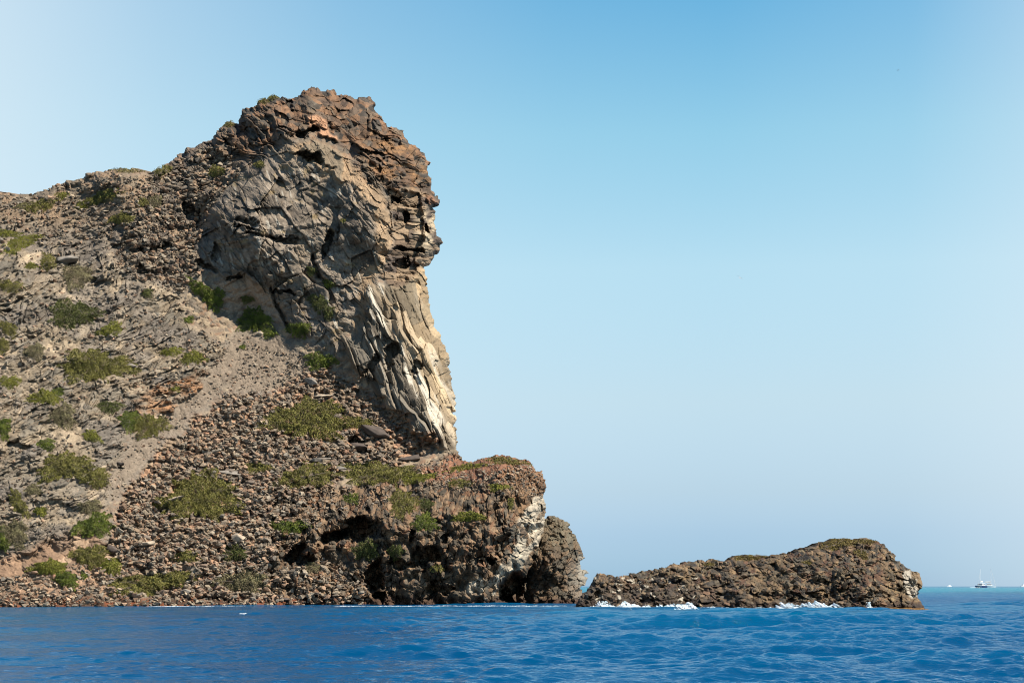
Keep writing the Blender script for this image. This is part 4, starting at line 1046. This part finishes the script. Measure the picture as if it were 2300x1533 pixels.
# the countless smaller stones: one object
def rubble_field(name, spots, label, cols):
    Vs, Ts, Cs, n0 = [], [], [], 0
    r = np.random.default_rng(3)
    for (px, py, s_, Y) in spots:
        V, T = HULLS[r.integers(len(HULLS))]
        a = Matrix.Rotation(r.uniform(0, 6.28), 3, 'Z') @ Matrix.Rotation(r.uniform(-.6, .6), 3, 'X') @ Matrix.Rotation(r.uniform(-.6, .6), 3, 'Y')
        W = (V * s_) @ np.array(a, f32).T + np.array(P(px, py, Y), f32)
        Vs.append(W); Ts.append(T + n0); n0 += len(W)
        Cs.append(np.tile(np.asarray(cols[r.integers(len(cols))], f32) * STONE * r.uniform(.8, 1.4), (len(W), 1)))
    tag(mesh_np(name, np.concatenate(Vs), np.concatenate(Ts), M_ROCK, colors=np.concatenate(Cs)), label, "rubble", kind="stuff")
def spots_in(poly, n, smin, smax, rel, avoid=True):
    xs = [p[0] for p in poly]; ys = [p[1] for p in poly]; r = np.random.default_rng(len(poly) * 7 + n)
    px = r.uniform(min(xs), max(xs), n * 3); py = r.uniform(min(ys), max(ys), n * 3)
    k = inside(px, py, poly); px, py = px[k][:n], py[k][:n]
    Y = rel.at(px, py); s_ = smin + (smax - smin) * r.random(len(px)) ** 3
    return [(a, b, c, d - .75 * c) for a, b, c, d in zip(px, py, s_, Y) if rel.ok(a, b) and (rel is not hd or free(a, b))]
cols = [(.20,.165,.135),(.28,.225,.175),(.17,.145,.125),(.33,.27,.21),(.25,.17,.125),(.20,.18,.16),(.38,.26,.19),(.30,.26,.215)]
sp = spots_in(SCREE, 10500, .11, .62, hd) + spots_in([(330,395),(480,320),(540,380),(470,470),(440,560),(460,605),(400,660),(250,600),(300,470)], 2200, .2, .7, hd, False)
sp += spots_in([(0,440),(200,390),(330,400),(300,480),(240,540),(0,560)], 1400, .15, .6, hd, False)
sp += spots_in([(560,770),(690,800),(760,850),(900,960),(700,990),(500,890)], 1800, .10, .38, hd)
sp += spots_in([(0,900),(250,900),(400,760),(600,740),(500,880),(300,1050),(240,1180),(0,1250)], 1800, .10, .4, hd, False)
sp += spots_in([(0,1300),(280,1240),(290,1345),(620,1340),(620,1358),(0,1360)], 1500, .15, .55, hd)
sp += spots_in([(640,1100),(900,1085),(1200,1040),(1210,1075),(1000,1100),(860,1130),(740,1150),(640,1290)], 1200, .12, .5, hd)
sp += spots_in([(930,1040),(1100,1015),(1222,1055),(1220,1120),(950,1095)], 1400, .12, .4, hd)
sp += spots_in([(600,1290),(740,1250),(830,1310),(830,1358),(600,1358)], 500, .2, .7, hd)
sp += spots_in([(0,560),(240,540),(420,680),(520,790),(400,900),(0,900)], 2000, .10, .5, hd, False)
rubble_field("scree_rubble", sp, "loose brown and grey stones strewn over the headland's slopes", cols)
isp = [q for q in spots_in(skyI[3:-6] + [(2010,1362),(1310,1362)], 800, .14, .6, il) if q[0] < 2025 and all(((q[0] - a) / c) ** 2 + ((q[1] - b) / d) ** 2 > 1 for a, b, c, d in ((1880,1221,46,14),(1945,1217,26,8),(1680,1252,40,9),(1935,1245,20,11)))]
rubble_field("islet_rubble", isp, "tumbled dark lava stones covering the islet", [(.14,.108,.08),(.19,.138,.096),(.11,.096,.08),(.23,.175,.12),(.16,.132,.10),(.17,.108,.076),(.10,.088,.076)])

# ------------------------------------------------------------------ shrubs
def shrub(rel, cx, cy, rx, ry, deg, hgt, kind, label, group="shrubs on the headland", second=None):
    r = np.random.default_rng(int(cx * 7 + cy * 13))
    area = math.pi * rx * ry
    n = int(area * 2.8) + 400
    # footprint points, ragged rim
    th = r.uniform(0, 6.283, n); rad = np.sqrt(r.random(n))
    lob = 1 + .2 * np.sin(th * 3 + cx) + .14 * np.sin(th * 7 + cy) + .10 * np.sin(th * 13 + cx * 3) + .10 * np.sin(th * 23 + cy * 2)
    a = np.cos(th) * rad * rx * lob; b = np.sin(th) * rad * ry * lob
    c, s_ = math.cos(math.radians(deg)), math.sin(math.radians(deg))
    px = cx + a * c + b * s_; py = cy - a * s_ + b * c
    iy = np.clip(((py - rel.y0) / rel.step).astype(int), 0, rel.ny - 1); ix = np.clip(((px - rel.x0) / rel.step).astype(int), 0, rel.nx - 1)
    k = rel.mask[iy, ix]
    px, py, rad, ix, iy = px[k], py[k], rad[k], ix[k], iy[k]; n = len(px)
    if n < 20: return
    Y = np.minimum(rel.Dsm[iy, ix] - .12, rel.Dg[iy, ix] + .1)
    # crown: lobed dome; leaves sit mostly in its outer shell
    hgt = hgt * .85
    clump = .6 + .8 * fbm(px / 8, py / 6, int(cx) + 3, 3) + .5 * fbm(px / 3.2, py / 2.6, int(cy) + 5, 2)
    top = hgt * np.sqrt(np.maximum(1 - rad ** 2.4, .02)) * np.clip(clump + .25, .25, 1.4)
    f_ = 1 - r.random(n) ** 2 * .75
    off = top * f_
    B = np.stack([(px - CX) / F * Y, Y, H + (HY - py) / F * Y], 1)
    nrm = np.array([.05, -.62, .5])
    Q = B + nrm * off[:, None] - np.array([0, 0, .12]) * hgt
    ls = np.clip(.07 + .014 * math.sqrt(rx / 20), .07, .11) * r.uniform(.5, 1.15, n)
    d1 = r.normal(size=(n, 3)); d1[:, 2] = np.abs(d1[:, 2]) + .5; d1 /= np.linalg.norm(d1, axis=1)[:, None]
    d2 = np.cross(d1, r.normal(size=(n, 3))); d2 /= np.maximum(np.linalg.norm(d2, axis=1), 1e-5)[:, None]
    V = np.stack([Q - d2 * (ls * .55)[:, None], Q + d1 * (ls * .9)[:, None], Q + d2 * (ls * .55)[:, None], Q - d1 * (ls * .9)[:, None]], 1).reshape(-1, 3)
    Fc = np.arange(n * 4).reshape(n, 4)
    k0 = int(np.argmin((px - cx) ** 2 + (py - cy) ** 2))
    loc = tuple(float(t) for t in B[k0])
    root = empty("shrub", loc)
    tag(root, label, "shrub", group)
    mesh_np("foliage", V, Fc, M_LEAF[kind], root, loc=loc)
    # stems fan out from the ground under the crown
    m = MB(); rr = random.Random(int(cx + cy))
    for q in range(10 + int(rx / 5)):
        i = rr.randrange(n); g = B[k0] + nrm * (-.1); e = B[i] + nrm * (top[i] * 1.0)
        j = rr.uniform(-.25, .25)
        m.tube(Vector(g) - Vector(loc), Vector((e[0] + j, e[1], e[2] + .08)) - Vector(loc), .03, .012, 5)
    m.build("stems", M_TWIG, root)
for a in SH: shrub(hd, *a)
for a in [
 (1880,1221,46,12,6,.6,'rust',"golden olive mat on the left shoulder of the islet's hump"),
 (1945,1217,24,6,-4,.5,'rust',"small golden mat on the top of the islet's hump"),
 (1680,1252,38,7,3,.5,'rust',"brown-gold mat on the middle skyline of the islet"),
 (1935,1245,18,9,-30,.5,'rust',"golden patch on the front of the islet's hump"),
 (1590,1268,16,5,3,.4,'rust',"small golden tuft left of the islet's middle skyline mat"),
 (1815,1262,12,5,0,.4,'rust',"tiny golden patch on the islet's slope before the hump")]:
    shrub(il, *a, group="golden mats on the islet")

# ------------------------------------------------------------------ boats
def curve_z(Y): return -Y * Y / (2 * 7.4e6)
def hull_rings(L, B, D, x0=0, fine=.12, n=9):
    rings = []
    for k in range(n):
        t = k / (n - 1); x = -L / 2 + L * t
        w = B / 2 * (1 - (max(0, t - .35) / .65) ** 2.2) * (.86 + .14 * min(1, t / .3)); w = max(w, .03)
        sheer = D * (1 + .16 * (t - .3) ** 2 * 2)
        rings.append([(x, x0 - w * .35, -.5), (x, x0 - w * .92, 0), (x, x0 - w, sheer), (x, x0 + w, sheer), (x, x0 + w * .92, 0), (x, x0 + w * .35, -.5)])
    return rings
def catamaran(px, Y, heading, mast, navy, label):
    root = empty("sailing_catamaran", ((px - CX) / F * Y, Y, curve_z(Y)))
    root.rotation_euler = (0, 0, heading)
    tag(root, label, "sailing boat", "boats near the horizon")
    root.scale = (1.0, 1.0, 1.15)
    for sgn in (-1, 1):
        m = MB(); m.loft(hull_rings(12.0, 1.7, 1.5, sgn * 2.9)); m.build("hull", M_NAVY if navy else M_WHITE, root)
    m = MB(); m.box((-.6, 0, 1.45), (8.2, 5.2, .5)); m.build("bridge_deck", M_WHITE, root)
    m = MB(); m.box((-.3, 0, 2.45), (5.0, 4.6, 1.5), .82); c = m.build("cabin", M_WHITE, root)
    m = MB(); m.box((-.3, 0, 2.5), (4.75, 4.5, .5), .98); m.build("window_band", M_GLASS, c)
    m = MB(); m.box((-3.6, 0, 3.35), (3.0, 4.4, .14)); m.tube((-4.9, -1.9, 1.7), (-4.9, -1.9, 3.3), .06, .06); m.tube((-4.9, 1.9, 1.7), (-4.9, 1.9, 3.3), .06, .06); m.build("bimini_roof", M_WHITE, root)
    m = MB(); m.tube((1.2, 0, 3.1), (1.0, 0, mast), .15, .10); m.build("mast", M_ALU, root)
    m = MB(); m.tube((1.1, 0, 4.3), (-4.8, 0, 4.4), .15, .13); bm_ = m.build("boom", M_ALU, root)
    m = MB(); m.tube((.9, 0, 4.75), (-4.6, 0, 4.7), .42, .25); m.build("furled_sail", M_SAIL, bm_)
    m = MB(); m.tube((5.6, 0, 1.8), (1.0, 0, mast - .8), .08, .05); m.build("furled_headsail", M_SAIL, root)
    return root
catamaran(2203, 1750, math.radians(-125), 14.5, True, "dark blue hulled sailing boat with bare mast, left of the pair on the horizon")
catamaran(2223, 1950, math.radians(-18), 17, False, "white sailing catamaran with bare mast, right of the horizon pair")
def motor_boat(px, Y, heading, label, k=1.0):
    root = empty("motor_boat", ((px - CX) / F * Y, Y, curve_z(Y))); root.rotation_euler = (0, 0, heading); root.scale = (k, k, k)
    tag(root, label, "motor boat", "boats near the horizon")
    m = MB(); m.loft(hull_rings(8.5, 3.0, 1.3)); m.build("hull", M_WHITE, root)
    m = MB(); m.box((-.4, 0, 1.95), (4.4, 2.4, 1.7), .8); c = m.build("cabin", M_WHITE, root)
    m = MB(); m.box((-.4, 0, 2.1), (3.25, 2.15, .42), .98); m.build("window_band", M_GLASS, c)
    m = MB(); m.box((-1.0, 0, 3.1), (2.4, 2.0, .1)); m.tube((-1.9, -.8, 2.4), (-1.9, -.8, 3.1), .04, .04); m.tube((-1.9, .8, 2.4), (-1.9, .8, 3.1), .04, .04); m.build("sun_roof", M_GLASS, root)
motor_boat(2131.5, 2900, math.radians(200), "small white motor boat alone on the horizon, just right of the islet", .85)
motor_boat(2301, 2700, math.radians(10), "white boat cut by the right picture edge on the horizon", 1.2)
m = MB(); Yb = 1740; xb = (2189 - CX) / F * Yb
for k in range(14):
    m.box((xb - 4 + k * .62 + random.uniform(-.2, .2), Yb - 4 + random.uniform(-3, 3), curve_z(Yb) + .12), (1.1, 3.0, .28), .5)
tag(m.build("boat_wake", M_FOAM), "white wake behind the dark hulled sailing boat", "wake", kind="stuff")

# ------------------------------------------------------------------ birds
def gull(px, py, Y, heading, bank, span, label, flying=True, mats=(M_FEATHER, M_WING), pitch=0):
    x, y, z = P(px, py, Y)
    root = empty("gull", (x, y, z)); root.rotation_euler = (bank, pitch, heading)
    tag(root, label, "bird")
    k = span / 1.3; m = MB(); rings = []
    for t, r_, dz in ((-.36, .012, .01), (-.26, .03, .01), (-.14, .065, 0), (0, .08, 0), (.12, .07, .015), (.19, .045, .04), (.24, .05, .07), (.29, .042, .075), (.325, .015, .065)):
        rings.append([(t * k, math.cos(2*math.pi*j/10) * r_ * k, (math.sin(2*math.pi*j/10) * r_ * .9 + dz) * k) for j in range(10)])
    m.loft(rings); m.build("body", mats[0], root, True)
    b = MB(); b.tube((.32 * k, 0, .065 * k), (.39 * k, 0, .05 * k), .012 * k, .004 * k, 6); b.build("beak", M_BEAK, root)
    tl = MB(); tl.add([(-.3*k, -.03*k, .015*k), (-.3*k, .03*k, .015*k), (-.46*k, .07*k, .01*k), (-.46*k, -.07*k, .01*k), (-.3*k, -.03*k, .0), (-.3*k, .03*k, .0), (-.46*k, .07*k, .0), (-.46*k, -.07*k, .0)], [(0,1,2,3),(7,6,5,4),(0,4,5,1),(1,5,6,2),(2,6,7,3),(3,7,4,0)]); tl.build("tail", mats[0], root)
    for sg in (-1, 1):
        w_ = MB()
        if flying:
            st_ = [(.04, .05, .10, -.10, .03), (.25, .14, .12, -.09, .025), (.45, .12, .09, -.09, .018), (.65, .02, -.02, -.10, .006)]
            rg = [[(a * k, sg * s_ * k, (zz + th) * k), (b_ * k, sg * s_ * k, (zz + th * .4) * k), (b_ * k, sg * s_ * k, zz * k), (a * k, sg * s_ * k, (zz - th * .3) * k)] for s_, zz, a, b_, th in st_]
        else:
            rg = [[(a * k, sg * (yy + .02) * k, (zz + .03) * k), (a * k, sg * yy * k, zz * k), (a * k, sg * (yy - .03) * k, (zz + .05) * k)] for a, yy, zz in ((.12, .06, .02), (0, .085, .03), (-.2, .07, .04), (-.44, .02, .06))]
        w_.loft(rg); w_.build("wing", mats[1], root)
    return root
gull(1662, 624, 330, math.radians(70), math.radians(38), 1.25, "white gull with dark wings banking in the middle of the sky")
gull(2017, 158, 520, math.radians(15), math.radians(-6), .95, "dark bird gliding high in the upper right sky", mats=(M_WING, M_WING))
gull(547, 1378, 167, math.radians(10), 0, .95, "white gull floating on the sea before the scree shore", flying=False, mats=(M_FEATHER, M_FEATHER))
